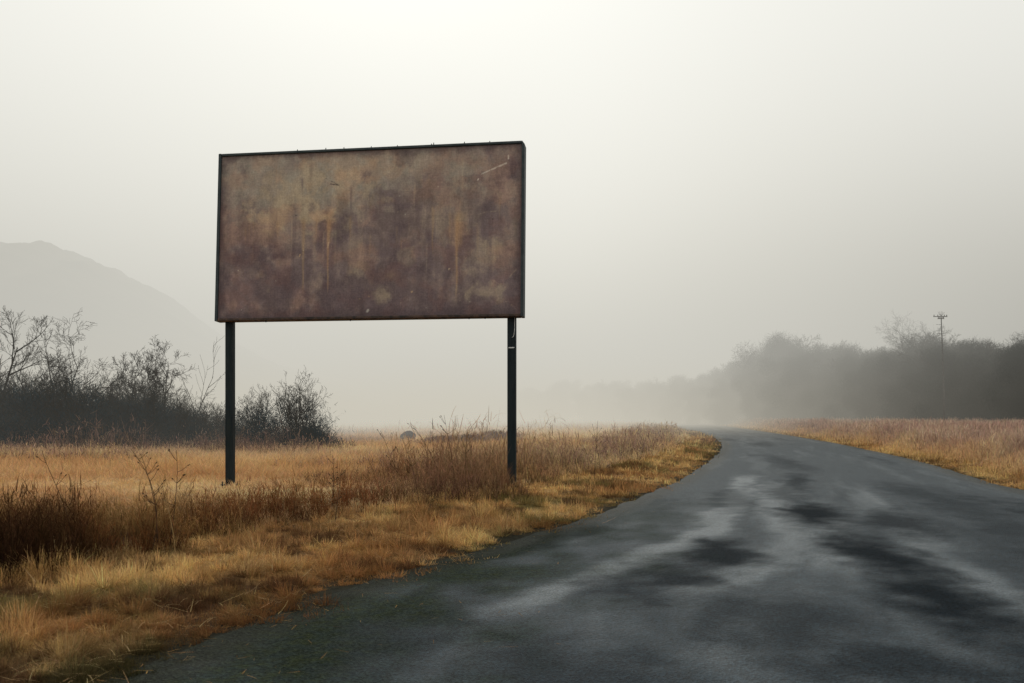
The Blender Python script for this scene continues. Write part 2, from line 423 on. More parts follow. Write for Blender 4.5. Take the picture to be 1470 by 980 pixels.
mossn = N(nt, 'ShaderNodeTexNoise', i_Scale=9.0, i_Detail=10.0, i_Roughness=0.8); nt.links.new(tc.outputs['Object'], mossn.inputs['Vector'])
mf = mathn(nt, 'MULTIPLY', am, mapr(nt, mossn.outputs['Fac'], 0.42, 0.62, 0.45, 0.95))
base = mixc(nt, mf, base, (0.019, 0.025, 0.009))
base = mixc(nt, mathn(nt, 'MULTIPLY', ar, 0.75), base, (0.016, 0.017, 0.012))
peb = mapr(nt, vo.outputs['Color'], 0.0, 1.0, 0.25, 1.9, smooth=False)
peb = mathn(nt, 'MULTIPLY', peb, mapr(nt, nf.outputs['Fac'], 0.3, 0.7, 0.45, 1.6))
cmb = N(nt, 'ShaderNodeCombineColor')
for k in range(3): nt.links.new(peb, cmb.inputs[k])
base = mixc(nt, 1.0, base, cmb.outputs[0], 'MULTIPLY')
b = N(nt, 'ShaderNodeBsdfPrincipled'); nt.links.new(base, b.inputs['Base Color'])
rg = mathn(nt, 'ADD', mathn(nt, 'MULTIPLY', aw, 0.14), 0.54); rg = mathn(nt, 'ADD', rg, mathn(nt, 'MULTIPLY', ad, -0.14))
rg = mathn(nt, 'ADD', rg, mathn(nt, 'MULTIPLY', am, 0.2)); nt.links.new(rg, b.inputs['Roughness'])
sp = mathn(nt, 'ADD', mathn(nt, 'MULTIPLY', ad, 0.11), 0.142)
sp = mathn(nt, 'MULTIPLY', sp, mathn(nt, 'SUBTRACT', 1.0, mathn(nt, 'MULTIPLY', aw, 0.90)))
sp = mathn(nt, 'MULTIPLY', sp, mathn(nt, 'SUBTRACT', 1.0, mathn(nt, 'MULTIPLY', am, 0.70))); nt.links.new(sp, b.inputs['Specular IOR Level'])
bp = N(nt, 'ShaderNodeBump', i_Strength=1.0, i_Distance=0.010); nt.links.new(vo.outputs['Distance'], bp.inputs['Height'])
bp2 = N(nt, 'ShaderNodeBump', i_Strength=0.35, i_Distance=0.03); nt.links.new(nf.outputs['Fac'], bp2.inputs['Height']); nt.links.new(bp.outputs[0], bp2.inputs['Normal'])
nt.links.new(bp2.outputs[0], b.inputs['Normal']); nt.links.new(b.outputs[0], out.inputs['Surface'])
rd = link_mesh('road', np_mesh('road', np.stack([XX, YY, ZZ], -1).reshape(-1, 3), [grid_faces(nx, len(ry))], attrs={'wet': wet, 'dry': dry, 'moss': moss, 'rim': rim}), m, smooth=True)
tag(rd, 'damp unmarked asphalt road curving away to the right into fog', 'road', kind='structure')

# ------------------------------------------------------------------ hill behind the fog
D = 215.0
prof = np.array([(-420, 352), (-200, 360), (-60, 348), (0, 348), (34, 351), (56, 361), (74, 353), (100, 355), (117, 366), (132, 377), (165, 383), (200, 402), (230, 418), (260, 441), (320, 484), (400, 520), (480, 552), (560, 578), (640, 594), (700, 600)], float)
hxs = (prof[:, 0] - 735) / 1307 * D; hzs = 1.6 + (592 - prof[:, 1]) * D / 1307
hx = np.linspace(-205, -4, 300); hy = np.linspace(D - 110, D + 160, 110)
HX, HY = np.meshgrid(hx, hy, indexing='ij')
top = np.interp(HX * D / (D + 0.35 * (HY - D)), hxs, hzs)
q = (HY - D) / np.where(HY < D, 110.0, 160.0)
HZ = np.maximum(top, 0) * np.clip(1 - np.abs(q) ** 1.7, 0, 1) - 0.6 + ((fbm(HX * 0.10, HY * 0.10, 91, 5, 0.5) - 0.5) * 3.0 + (fbm(HX * 0.45, HY * 0.45, 93, 3, 0.6) - 0.5) * 1.5) * np.clip(1 - np.abs(q), 0, 1)
hm = rough_mat('hill_scrub', (0.035, 0.04, 0.03), (0.10, 0.085, 0.055), scale=0.06, rough=1.0, spec=0.05)
h = link_mesh('hill', np_mesh('hill', np.stack([HX, HY, HZ], -1).reshape(-1, 3), [grid_faces(300, 110)]), hm, smooth=True)
tag(h, 'long rounded hill fading into the fog at the left', 'hill', kind='structure')

# ------------------------------------------------------------------ grass blades
def blades(x, y, z, L, az, lean, curl, wdt, col, lev=3, low=1.0):
    n = len(x); ts = np.linspace(0, 1, lev + 1)
    P = np.zeros((n, lev + 1, 3)); P[:, 0] = np.stack([x, y, z], -1)
    dx, dy = np.cos(az), np.sin(az)
    for k in range(1, lev + 1):
        ph = lean + curl * (ts[k] - 0.5 / lev)
        st = L / lev
        P[:, k, 0] = P[:, k - 1, 0] + np.sin(ph) * dx * st
        P[:, k, 1] = P[:, k - 1, 1] + np.sin(ph) * dy * st
        P[:, k, 2] = P[:, k - 1, 2] + np.cos(ph) * st
    gz_ = ground_z(P[:, 1:, 0], P[:, 1:, 1]) + 0.008
    P[:, 1:, 2] = np.maximum(P[:, 1:, 2], gz_)
    tw = az + np.pi / 2 + rng.normal(0, 0.7, n)
    wx, wy = np.cos(tw) * wdt * 0.5, np.sin(tw) * wdt * 0.5
    nv = 2 * lev + 1
    V = np.zeros((n, nv, 3))
    for k in range(lev):
        f = 1.0 - 0.55 * (k / lev) ** 1.5
        V[:, 2 * k] = P[:, k]; V[:, 2 * k + 1] = P[:, k]
        V[:, 2 * k, 0] -= wx * f; V[:, 2 * k, 1] -= wy * f
        V[:, 2 * k + 1, 0] += wx * f; V[:, 2 * k + 1, 1] += wy * f
    V[:, -1] = P[:, lev]
    base = (np.arange(n) * nv)[:, None]
    F4 = [base + np.array([[2 * k, 2 * k + 1, 2 * k + 3, 2 * k + 2]]) for k in range(lev - 1)]
    F3 = base + np.array([[2 * lev - 2, 2 * lev - 1, 2 * lev]])
    C = np.repeat(col[:, None, :], nv, 1)
    if low < 1.0:                                   # shade inside the stand, painted as stems darkening towards the root
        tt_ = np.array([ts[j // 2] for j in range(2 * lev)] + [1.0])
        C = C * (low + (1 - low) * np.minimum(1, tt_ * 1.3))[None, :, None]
    return V.reshape(-1, 3), (np.concatenate(F4) if F4 else None), F3, C.reshape(-1, 3)

class Blades:
    def __init__(s): s.V = []; s.F4 = []; s.F3 = []; s.C = []; s.n = 0
    def add(s, *a, **k):
        V, F4, F3, C = blades(*a, **k)
        s.V.append(V); s.C.append(C)
        if F4 is not None: s.F4.append(F4 + s.n)
        s.F3.append(F3 + s.n); s.n += len(V)
    def build(s, name, mat, parent=None):
        fl = ([np.concatenate(s.F4)] if s.F4 else []) + [np.concatenate(s.F3)]
        return link_mesh(name, np_mesh(name, np.concatenate(s.V), fl, np.concatenate(s.C)), mat, parent)

def polar(n, r0, r1, a0=-38, a1=38, power=1.0):
    """points around the camera's standing place, denser nearby"""
    u = rng.random(n)
    if power == 1.0: r = r0 * (r1 / r0) ** u
    else: k = 1 - power; r = (r0 ** k + u * (r1 ** k - r0 ** k)) ** (1 / k)
    a = np.radians(a0 + (a1 - a0) * rng.random(n))
    return r * np.sin(a), r * np.cos(a), r

def tussock(x, y, cell, pull, frac, seed):
    """gathers points into tufts on a jittered grid; returns new x, y, outward angle, per-tuft random, mask"""
    ix, iy = np.floor(x / cell), np.floor(y / cell)
    best = np.full(len(x), 1e9); cx = x.copy(); cy = y.copy(); hv = np.zeros(len(x))
    for ox in (-1, 0, 1):
        for oy in (-1, 0, 1):
            jx = (ix + ox + 0.1 + .8 * _hash(ix + ox, iy + oy, seed)) * cell; jy = (iy + oy + 0.1 + .8 * _hash(ix + ox, iy + oy, seed + 7)) * cell
            d = np.hypot(x - jx, y - jy); k = d < best
            best = np.where(k, d, best); cx = np.where(k, jx, cx); cy = np.where(k, jy, cy); hv = np.where(k, _hash(ix + ox, iy + oy, seed + 19), hv)
    m = rng.random(len(x)) < frac
    out = np.arctan2(y - cy, x - cx)
    nx_ = np.where(m, cx + (x - cx) * pull, x); ny_ = np.where(m, cy + (y - cy) * pull, y)
    return nx_, ny_, out, hv, m

GM = blade_mat('dry_grass'); WM = blade_mat('dry_weeds', 0.25)
def jit(c, amt=0.22):
    n = len(c); return np.clip(c * (1 + rng.normal(0, amt, (n, 1))) * (1 + rng.normal(0, 0.05, (n, 3))), 0.004, 0.8)

def widths(r, w0): return np.maximum(w0, r * 0.00055)

# --- verge: short matted golden grass on both sides of the road
vg = Blades()
x, y, r = polar(1500000, 4.4, 130, -40, 40, 1.15)
s_ = sL(x, y); t_ = sR(x, y)
ragged = 0.80 * (fbm(x * 1.1, y * 1.1, 101) - 0.5) * 2 + 0.45 * (fbm(x * 4, y * 4, 103) - 0.5) * 2
left = (s_ + ragged > 0.10) & (x > xW(y) - 0.55) & (s_ > -0.55)
right = (t_ + ragged * 0.6 > 0.05) & (t_ < 2.2)
k = left | right
x, y, r, s_, t_ = x[k], y[k], r[k], s_[k], t_[k]
thin = sstep(-0.3, 0.35, np.maximum(s_, t_) + 0.5 * (rng.random(len(x)) - 0.5))
k = rng.random(len(x)) < 0.25 + 0.75 * thin
x, y, r, s_, t_ = x[k], y[k], r[k], s_[k], t_[k]
n = len(x); sm = np.maximum(s_, t_)
tuft = fbm(x * 1.3, y * 1.3, 105); tuft2 = fbm(x * 4, y * 4, 106)
L = (0.06 + 0.11 * sstep(0.42, 0.68, tuft) + 0.10 * tuft2) * rng.uniform(0.5, 1.35, n) * (0.55 + 0.45 * sstep(0, 0.6, sm))
L *= 0.9 + 0.35 * sstep(25, 60, r)
flow = 2 * np.pi * fbm(x * 0.8, y * 0.8, 107) * 2
az = flow + rng.normal(0, 1.7, n)
lean = np.clip(rng.normal(0.95, 0.45, n), 0, 1.55); curl = rng.normal(0.6, 0.9, n)
x0, y0 = x.copy(), y.copy()
x, y, oa, hv, tm = tussock(x, y, 0.34, 0.50, 0.62, 301)
az = np.where(tm, oa + rng.normal(0, 0.6, n), az); lean = np.where(tm, np.clip(rng.normal(0.78, 0.4, n), 0, 1.5), lean)
L = np.where(tm, L * (0.62 + 0.85 * hv ** 2), L * 0.8)
vg.add(x, y, ground_z(x, y) - 0.005, L, az, lean, curl, widths(r, 0.0032) * rng.uniform(.7, 1.3, n), jit(verge_col(x0, y0, sm) * np.where(tm, 0.78 + 0.42 * _hash(np.floor(hv * 9999), np.floor(hv * 777), 5), 0.80)[:, None]))
# loose straws lying over the mat
q = rng.random(n) < 0.008 * (r < 16)
xs, ys = x[q], y[q]; m_ = len(xs)
vg.add(xs, ys, ground_z(xs, ys) + rng.uniform(0.03, 0.10, m_), rng.uniform(0.10, 0.30, m_), rng.uniform(0, 6.28, m_), rng.uniform(1.15, 1.55, m_), rng.normal(0.3, 0.4, m_), np.full(m_, 0.0028), jit(np.repeat(STRAW[None] * 1.0, m_, 0)))
# blown straws and bits lying on the asphalt along the edge
xs, ys, rs = polar(9000, 4.5, 26, -36, 12, 1.2)
sq = sL(xs, ys); kq = (sq < 0.1) & (rng.random(len(xs)) < np.exp(np.minimum(sq, 0) / 0.40) * .40 + .008)
xs, ys = xs[kq], ys[kq]; m_ = len(xs)
vg.add(xs, ys, np.full(m_, 0.022), rng.uniform(0.03, 0.16, m_), rng.uniform(0, 6.28, m_), np.full(m_, 1.55), rng.normal(0.0, 0.05, m_), rng.uniform(.003, .007, m_), jit(np.repeat(OCHRE[None] * .5, m_, 0), .5), lev=2)
o = vg.build('verge_grass', GM); tag(o, 'short matted golden grass along both edges of the road', 'grass', kind='stuff')

# --- pale field grass behind
fg = Blades()
x, y, r = polar(620000, 9, 240, -40, 24, 1.0)
xw = xW(y); s_ = sL(x, y)
k = (x < xw - 0.2) & (s_ > 0.8) & ((y > 12.0) | (x < -9.5))
x, y, r = x[k], y[k], r[k]; n = len(x)
L = (0.16 + 0.22 * fbm(x * 0.35, y * 0.35, 111)) * (0.5 + 0.5 * sstep(19, 24, y)) * rng.uniform(0.6, 1.5, n) * (1 + 0.5 * sstep(30, 100, r))
az = 2 * np.pi * fbm(x * 0.25, y * 0.25, 113) * 2 + rng.normal(0, 0.8, n)
x, y, oa, hv, tm = tussock(x, y, 0.75, 0.6, 0.55, 331)
L *= np.where(tm, 0.8 + .7 * hv ** 2, .85); az = np.where(tm, oa + rng.normal(0, .8, n), az)
fg.add(x, y, ground_z(x, y) - 0.005, L, az, np.clip(rng.normal(0.85, 0.4, n), 0, 1.5), rng.normal(0.7, 0.5, n), widths(r, 0.0045) * rng.uniform(.8, 1.5, n), jit(field_col(x, y), 0.18), lev=2)
o = fg.build('field_grass', GM); tag(o, 'pale straw coloured grass of the open field behind the billboard', 'grass', kind='stuff')

# --- tall weeds: height map of the stand
def weed_h(x, y):
    """height of the weed stand (0 where there is none)"""
    e = xW(y) - x + 0.45 * (fbm(x * 1.1, y * 1.1, 121) - 0.5) * 2
    h = np.zeros_like(x)
    nz = 0.58 + 0.55 * fbm(x * 0.7, y * 0.7, 123) + 0.42 * sstep(.4, .65, fbm(x * 2.1, y * 2.1, 124))
    a = (0.57 - 0.15 * sstep(9.5, 11.5, y)) * sstep(-0.05, 0.45, e) * sstep(4.0, 5.5, y) * (1 - sstep(12.2, 14.2, y - 0.1 * (x + 6)))       # thick stand at the left front
    bnd = 0.42 * sstep(0, 0.3, e) * (1 - sstep(1.3, 2.6, e)) * sstep(11, 13, y) * (1 - sstep(24, 28, y))      # low band on to the posts
    clump = 1.05 * np.exp(-(((x + 1.1) / 1.15) ** 2 + ((y - 17.0) / 1.1) ** 2) ** 1.3)                        # tall bush of weeds between the posts
    post = 0.70 * np.exp(-(((x + 0.28) / 0.42) ** 2 + ((y - 18.35) / 0.45) ** 2))
    far = (0.76 - .30 * sstep(24, 42, y)) * (.55 + .9 * sstep(.38, .64, fbm(x * .45, y * .25, 129))) * sstep(0, 0.9, e) * (1 - sstep(2.2, 7.5, e)) * sstep(19.0, 22, y) * (1 - sstep(80, 140, y))    # tall band beside the road
    fringe = 0.62 * sstep(36.0, 39.5, y + 3 * (fbm(x * .3, y * .3, 125) - .5)) * sstep(45, 42, y) * sstep(-8.0, -10.5, x) + 0.4 * sstep(.5, .65, fbm(x * .22, y * .3, 127)) * sstep(24, 28, y) * sstep(44, 40, y) * sstep(-1, -4, x)
    h = np.maximum.reduce([a, bnd, clump, post, far, fringe]) * nz
    return h
def weed_col(x, y, hh):
    n = fbm(x * 0.8, y * 0.8, 131); n2 = fbm(x * 2.2, y * 2.2, 133)
    c = lerp(RUST, OCHRE * .9, sstep(0.42, 0.70, n))
    c = lerp(c, STRAW * 0.75, 0.40 * sstep(0.55, 0.72, n2))
    c = lerp(c, DARK * 1.5, 0.85 * sstep(0.52, 0.72, fbm(x * 1.1 + 31, y * 1.1, 137)))
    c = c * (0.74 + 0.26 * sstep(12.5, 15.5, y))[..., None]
    c = lerp(c, DARK * 0.6, 0.92 * sstep(-3.4, -4.6, x) * sstep(11.5, 9.0, y) * sstep(.33, .55, fbm(x * .9, y * .9, 139) + .14))  # left front base painted near black, as shade deep in the stand
    pk = np.maximum(sstep(18, 26, y), 0.7 * np.exp(-(((x + 1.3) / 1.3) ** 2 + ((y - 17) / 1.3) ** 2)))
    c = lerp(c, lerp(PINK * .85, FIELD * .9, sstep(0.44, 0.68, n2)), pk * 0.92)
    c = lerp(c, np.array((0.27, 0.125, 0.07)), 0.7 * np.exp(-(((x + 1.3) / 1.3) ** 2 + ((y - 17) / 1.3) ** 2)))
    c = lerp(c, HEATH * .8, 0.85 * sstep(33, 38, y) * sstep(-7, -10, x))
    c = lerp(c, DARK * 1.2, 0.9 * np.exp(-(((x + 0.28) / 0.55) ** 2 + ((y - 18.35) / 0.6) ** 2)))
    return c
tw = Blades()
x, y, r = polar(900000, 4.6, 130, -40, 24, 1.1)
H = weed_h(x, y); k = (H > 0.12) & (sL(x, y) > 0.4)
k &= rng.random(len(x)) < 0.75
x, y, r, H = x[k], y[k], r[k], H[k]; n = len(x)
x, y, oa, hv, tm = tussock(x, y, 0.42, 0.55, 0.7, 351)
H = H * np.where(tm, 0.72 + 0.55 * hv, 0.85)
stem = rng.random(n) < 0.27
# stems
xs, ys, rs, hs_ = x[stem], y[stem], r[stem], H[stem]; m_ = len(xs)
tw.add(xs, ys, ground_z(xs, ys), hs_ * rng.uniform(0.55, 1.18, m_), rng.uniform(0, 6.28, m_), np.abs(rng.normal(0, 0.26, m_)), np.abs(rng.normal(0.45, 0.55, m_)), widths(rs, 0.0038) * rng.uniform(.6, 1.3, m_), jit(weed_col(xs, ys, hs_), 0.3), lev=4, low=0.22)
# side twigs and curled leaves at every height
xs, ys, rs, hs_ = x[~stem], y[~stem], r[~stem], H[~stem]; m_ = len(xs)
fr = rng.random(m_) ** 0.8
cl = weed_col(xs, ys, hs_) * (0.16 + 0.84 * fr)[:, None]  # twigs painted darker lower down, as shade within the weeds
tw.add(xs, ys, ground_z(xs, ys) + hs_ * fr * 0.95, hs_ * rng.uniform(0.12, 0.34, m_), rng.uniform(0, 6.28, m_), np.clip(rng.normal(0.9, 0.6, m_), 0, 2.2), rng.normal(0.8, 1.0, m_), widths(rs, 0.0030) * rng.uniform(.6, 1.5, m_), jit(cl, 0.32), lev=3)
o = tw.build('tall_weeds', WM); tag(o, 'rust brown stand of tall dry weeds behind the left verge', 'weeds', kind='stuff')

# --- tall pinkish grass right of the road
rg_ = Blades()
x, y, r = polar(420000, 16, 150, 6, 40, 1.0)
t_ = sR(x, y)
hR = (0.55 + 0.85 * fbm(x * 0.35, y * 0.35, 141)) * sstep(0.7, 3.2, t_ + (fbm(x * .8, y * .8, 143) - .5) * 1.6)
k = (hR > 0.12) & (t_ > 0.6); x, y, r, hR = x[k], y[k], r[k], hR[k]; n = len(x)
n1_ = fbm(x * 0.5, y * 0.5, 145); n2_ = fbm(x * 1.6, y * 1.6, 147)
c = lerp(PINK * .95, np.array((0.54, 0.40, 0.285)), sstep(0.42, 0.66, n1_)); c = lerp(c, HEATH, 0.6 * sstep(0.52, 0.72, n2_))
c = lerp(c, GOLD * .95, 0.8 * (1 - sstep(0.8, 3.0, sR(x, y))))
fr = np.where(rng.random(n) < 0.5, 0.0, rng.random(n))
Lb = np.where(fr == 0, hR * rng.uniform(.6, 1.15, n), hR * rng.uniform(.2, .4, n))
rg_.add(x, y, ground_z(x, y) + fr * hR * 0.8, Lb, rng.uniform(0, 6.28, n), np.abs(rng.normal(0, 0.2, n)) + (fr > 0) * 0.35, np.abs(rng.normal(0.35, 0.35, n)), widths(r, 0.005) * rng.uniform(.8, 1.4, n), jit(c, 0.22), lev=3)
o = rg_.build('roadside_grass', WM); tag(o, 'tall pinkish brown grass right of the road before the wood', 'grass', kind='stuff')

# ------------------------------------------------------------------ billboard
steel = rough_mat('dark_painted_steel', (0.005, 0.010, 0.012), (0.012, 0.019, 0.021), scale=3.0, rough=0.65, bump=0.15, spec=0.18, stretch=(4, 4, 0.6))
frame_m = rough_mat('frame_steel', (0.014, 0.024, 0.027), (0.034, 0.045, 0.047), scale=4.0, rough=0.6, bump=0.15, spec=0.3)
lip_m = rough_mat('rusty_lip', (0.022, 0.020, 0.019), (0.09, 0.055, 0.04), scale=7.0, rough=0.8, bump=0.2)
galv = rough_mat('galvanised_wire', (0.40, 0.42, 0.42), (0.6, 0.6, 0.58), scale=20, rough=0.5)

PR = Vector((0.235, 18.47, 3.55)); PL = Vector((-6.34, 19.45, 3.55))
ex = (PR - PL); BW = ex.length; ex.normalize()
ang_b = math.atan2(ex.y, ex.x)
BH = 3.625; TILT = R(3.0); DEP = 0.22
bb = empty('billboard', ((PL.x + PR.x) / 2, (PL.y + PR.y) / 2, 0.0), ang_b)
tag(bb, 'big blank rust stained billboard on two dark steel posts', 'billboard')
# local frame: x along the board (left to right seen from the road), y away from the road, z up; the panel leans back a little
Rt = Matrix.Rotation(-TILT, 3, 'X')
def pl(x, y, z): return Rt @ Vector((x, y, z)) + Vector((0, 0, 3.55))
pu, pvn = 460, 250
U, V = np.meshgrid(np.linspace(0, 1, pu), np.linspace(0, 1, pvn), indexing='ij')
ax, ay = U * 6.6, V * 3.56
wx = (fbm(ax * 1.1, ay * 1.1, 201) - .5) * 2; wy = (fbm(ax * 1.1 + 9, ay * 1.1, 203) - .5) * 2
cl1 = fbm(ax * 1.3 + wx * .5, ay * 1.5 + wy * .5, 205, 6, 0.55)
cl2 = fbm(ax * 3.6 + wx * .6, ay * 3.2 + wy * .6, 207, 5, 0.6)
vst = fbm(ax * 7.5, ay * 0.7, 209, 5, 0.6)
PUR = np.array((0.195, 0.146, 0.143)); BRN = np.array((0.285, 0.215, 0.180)); GRY = np.array((0.36, 0.325, 0.255)); TAN = np.array((0.45, 0.355, 0.245)); DKP = np.array((0.125, 0.090, 0.095))
c = lerp(PUR, BRN, sstep(0.38, 0.66, cl1 * .55 + cl2 * .45 + 0.22 * (V - .45)))
c = lerp(c, GRY, 0.8 * sstep(0.48, 0.80, cl1 * .4 + cl2 * .3 + 0.38 * sstep(0.45, .8, V) * (.40 + .55 * np.exp(-((U - .42) / .32) ** 2))))
c = lerp(c, DKP, 0.65 * sstep(0.44, 0.68, fbm(ax * 1.6 + 3, ay * 1.5 + wx * .4, 211, 6, .6) + 0.32 * (0.5 - V)))
def blob(u, v, ru, rv, amp, col, nz=1.7):
    global c
    d = np.sqrt(((U - u) / ru) ** 2 + ((V - v) / rv) ** 2) + (cl2 - .5) * 2 * nz
    c = lerp(c, col, amp * (1 - sstep(0.15, 1.15, d)))
for (u_, v_, ru, rv, a_) in [(.295, .65, .05, .08, .85), (.225, .63, .07, .10, .55), (.39, .64, .05, .10, .65), (.35, .76, .10, .16, .45), (.20, .70, .08, .10, .35), (.12, .56, .06, .08, .3), (.33, .84, .13, .16, .5), (.45, .90, .16, .10, .5), (.30, .67, .13, .10, .6), (.27, .78, .12, .16, .7), (.40, .80, .11, .15, .65), (.31, .64, .06, .07, .7), (.38, .63, .05, .07, .6), (.69, .92, .10, .09, .45),
                         (.66, .74, .06, .06, .4), (.80, .56, .05, .16, .55), (.74, .62, .06, .10, .35), (.87, .34, .06, .10, .5), (.92, .38, .03, .06, .6), (.565, .125, .045, .045, .8), (.875, .13, .05, .05, .6), (.466, .28, .03, .07, .65),
                         (.63, .35, .03, .04, .6), (.68, .43, .02, .03, .5), (.172, .17, .012, .03, .8), (.14, .26, .02, .03, .4), (.03, .50, .03, .06, .4), (.58, .24, .02, .03, .4), (.98, .5, .015, .10, .5), (.47, .43, .02, .05, .4)]:
    blob(u_, v_, ru * 1.15, rv * 1.15, a_ * .72, TAN * (0.9 + .2 * random.random()))
for (u_, v_, ru, rv, a_) in [(.85, .70, .10, .14, .45), (.62, .66, .09, .12, .4), (.08, .30, .09, .14, .4), (.40, .12, .14, .10, .45), (.26, .66, .018, .05, .6), (.315, .66, .014, .035, .55), (.10, .40, .09, .07, .5), (.24, .42, .09, .05, .5), (.42, .60, .03, .12, .45), (.58, .28, .08, .10, .4), (.72, .30, .06, .1, .4), (.3, .2, .12, .10, .4), (.63, .93, .03, .05, .5)]:
    blob(u_, v_, ru, rv, a_, DKP)
# pale run-off below the light patch, in soft vertical streaks
c = lerp(c, TAN * .85, 0.42 * sstep(.12, .62, V) * (1 - sstep(.62, .75, V)) * sstep(.50, .72, vst) * np.clip(np.exp(-((U - .36) / .16) ** 2) + .7 * np.exp(-((U - .78) / .12) ** 2), 0, 1))
c = lerp(c, DKP, 0.35 * sstep(.52, .74, fbm(ax * 6.0 + 40, ay * .55, 213, 4, .6)) * sstep(.9, .5, V))
def drip(u, v0, v1, w, amp, col):
    global c
    wob = (vnoise(V * 9, V * 0 + u * 50, 221) - .5) * 0.004
    f = sstep(v1, v1 + .12, V) * (1 - sstep(v0 - .03, v0, V))
    wid = w * (0.5 + 0.9 * sstep(v1, v0, V) ** 2)
    d = np.abs(U - u - wob) / wid
    c = lerp(c, col, amp * f * np.exp(-d ** 2) * (0.65 + 0.7 * (vst - .3)))
ORG = np.array((0.40, 0.27, 0.155))
for (u_, a_, b_, w_, am) in [(.288, .62, .12, .0050, .85), (.371, .60, .12, .0042, .9), (.374, .66, .42, .013, .55), (.716, .66, .32, .004, .65), (.796, .60, .05, .005, .75), (.805, .62, .35, .016, .5), (.20, .60, .42, .004, .4), (.445, .62, .40, .003, .5), (.51, .5, .28, .003, .3),
                         (.77, .62, .4, .0035, .5), (.60, .55, .38, .003, .3), (.86, .55, .3, .004, .3), (.33, .62, .45, .004, .4), (.09, .58, .4, .003, .3), (.93, .7, .5, .003, .3)]:
    drip(u_, a_, b_, w_, am, ORG)
drip(.28, .86, .71, .004, .8, DKP); drip(.31, .95, .78, .006, .4, DKP); drip(.445, .8, .55, .004, .5, DKP); drip(.507, .76, .62, .004, .5, DKP)
for _ in range(26):
    u0 = random.random(); v0 = random.uniform(.4, .95); drip(u0, v0, v0 - random.uniform(.12, .35), random.uniform(.0012, .003), random.uniform(.15, .4), random.choice([ORG, DKP, TAN]))
def scratch(p, q, w, amp, col):
    global c
    p = np.array(p) * (6.6, 3.56); q = np.array(q) * (6.6, 3.56); d = q - p; L2 = d @ d
    t = np.clip(((ax - p[0]) * d[0] + (ay - p[1]) * d[1]) / L2, 0, 1)
    dist = np.hypot(ax - p[0] - t * d[0], ay - p[1] - t * d[1])
    c = lerp(c, col, amp * (1 - sstep(w * .5, w * 1.3, dist)) * sstep(.25, .5, fbm(ax * 9, ay * 9, 231)))
WHT = np.array((0.62, 0.58, 0.50))
scratch((.905, .855), (.95, .888), .018, .9, WHT); scratch((.872, .83), (.905, .855), .013, .6, WHT); scratch((.86, .795), (.862, .80), .016, .9, WHT)
scratch((.939, .998), (.9395, .998), .026, .95, WHT); scratch((.957, .915), (.957, .935), .016, .9, WHT); scratch((.36, .84), (.40, .80), .008, .8, DKP * .4); scratch((.375, .805), (.405, .795), .012, .9, DKP * .4)
scratch((.505, .028), (.508, .035), .026, .9, WHT); scratch((.77, .27), (.772, .272), .018, .8, TAN * 1.4); scratch((.37, .42), (.374, .46), .014, .6, TAN * 1.3); scratch((.60, .62), (.62, .632), .009, .5, TAN); scratch((.965, .22), (.985, .26), .012, .6, TAN * 1.2)
scratch((.88, .60), (.92, .607), .010, .5, TAN); scratch((.65, .14), (.652, .142), .02, .8, ORG * 1.3); scratch((.276, .37), (.277, .38), .014, .8, ORG * 1.6); scratch((.89, .565), (.91, .56), .012, .6, DKP * .4)
for _ in range(60):
    u0, v0 = random.random(), random.random() ** 1.3
    scratch((u0, v0), (u0 + random.uniform(-.004, .004), v0 + random.uniform(-.004, .004)), random.uniform(.006, .011), random.uniform(.3, .8), random.choice([WHT * .8, TAN, DKP * .5, ORG]))
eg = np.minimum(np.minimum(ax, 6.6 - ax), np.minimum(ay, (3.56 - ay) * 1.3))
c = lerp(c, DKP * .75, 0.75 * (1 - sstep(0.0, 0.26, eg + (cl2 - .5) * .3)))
c = c * (0.88 + 0.24 * vst)[..., None] * (0.78 + 0.44 * fbm(ax * 5 + wx, ay * 4, 251, 6, .65))[..., None]
c = lerp(c, c * np.array((1.10, .97, .92)), sstep(.42, .7, fbm(ax * 2.1 + 7, ay * 2.3, 253, 5, .6)))
FW = 0.058
lx = (U - 0.5) * (BW - 2 * FW); lz = FW + V * (BH - 2 * FW)
pv_ = np.stack([lx, np.zeros_like(lx), lz], -1).reshape(-1, 3)
pv_[:, 1] += (0.010 * (fbm(ax * .8, ay * .8, 241) - .5)).ravel()          # slight waviness of the sheet
M3 = np.array(Rt); pv_ = pv_ @ M3.T + np.array([0, 0, 3.55])
m, nt, out = mat_new('rusted_sheet')
at = N(nt, 'ShaderNodeAttribute', attribute_name='col'); tc = N(nt, 'ShaderNodeTexCoord')
n1 = N(nt, 'ShaderNodeTexNoise', i_Scale=26.0, i_Detail=8.0, i_Roughness=0.75); nt.links.new(tc.outputs['Object'], n1.inputs['Vector'])
mp = N(nt, 'ShaderNodeMapping'); mp.inputs['Scale'].default_value = (60, 1, 5); nt.links.new(tc.outputs['Object'], mp.inputs['Vector'])
n2 = N(nt, 'ShaderNodeTexNoise', i_Scale=1.0, i_Detail=4.0); nt.links.new(mp.outputs[0], n2.inputs['Vector'])
mp = N(nt, 'ShaderNodeMapping'); mp.inputs['Scale'].default_value = (3, 1, 70); nt.links.new(tc.outputs['Object'], mp.inputs['Vector'])
n3 = N(nt, 'ShaderNodeTexNoise', i_Scale=1.0, i_Detail=3.0); nt.links.new(mp.outputs[0], n3.inputs['Vector'])
f = mathn(nt, 'MULTIPLY', mapr(nt, n1.outputs['Fac'], .25, .75, .78, 1.22), mapr(nt, n2.outputs['Fac'], .25, .75, .93, 1.07)); f = mathn(nt, 'MULTIPLY', f, mapr(nt, n3.outputs['Fac'], .25, .75, .94, 1.06))
cmb = N(nt, 'ShaderNodeCombineColor')
for k in range(3): nt.links.new(f, cmb.inputs[k])
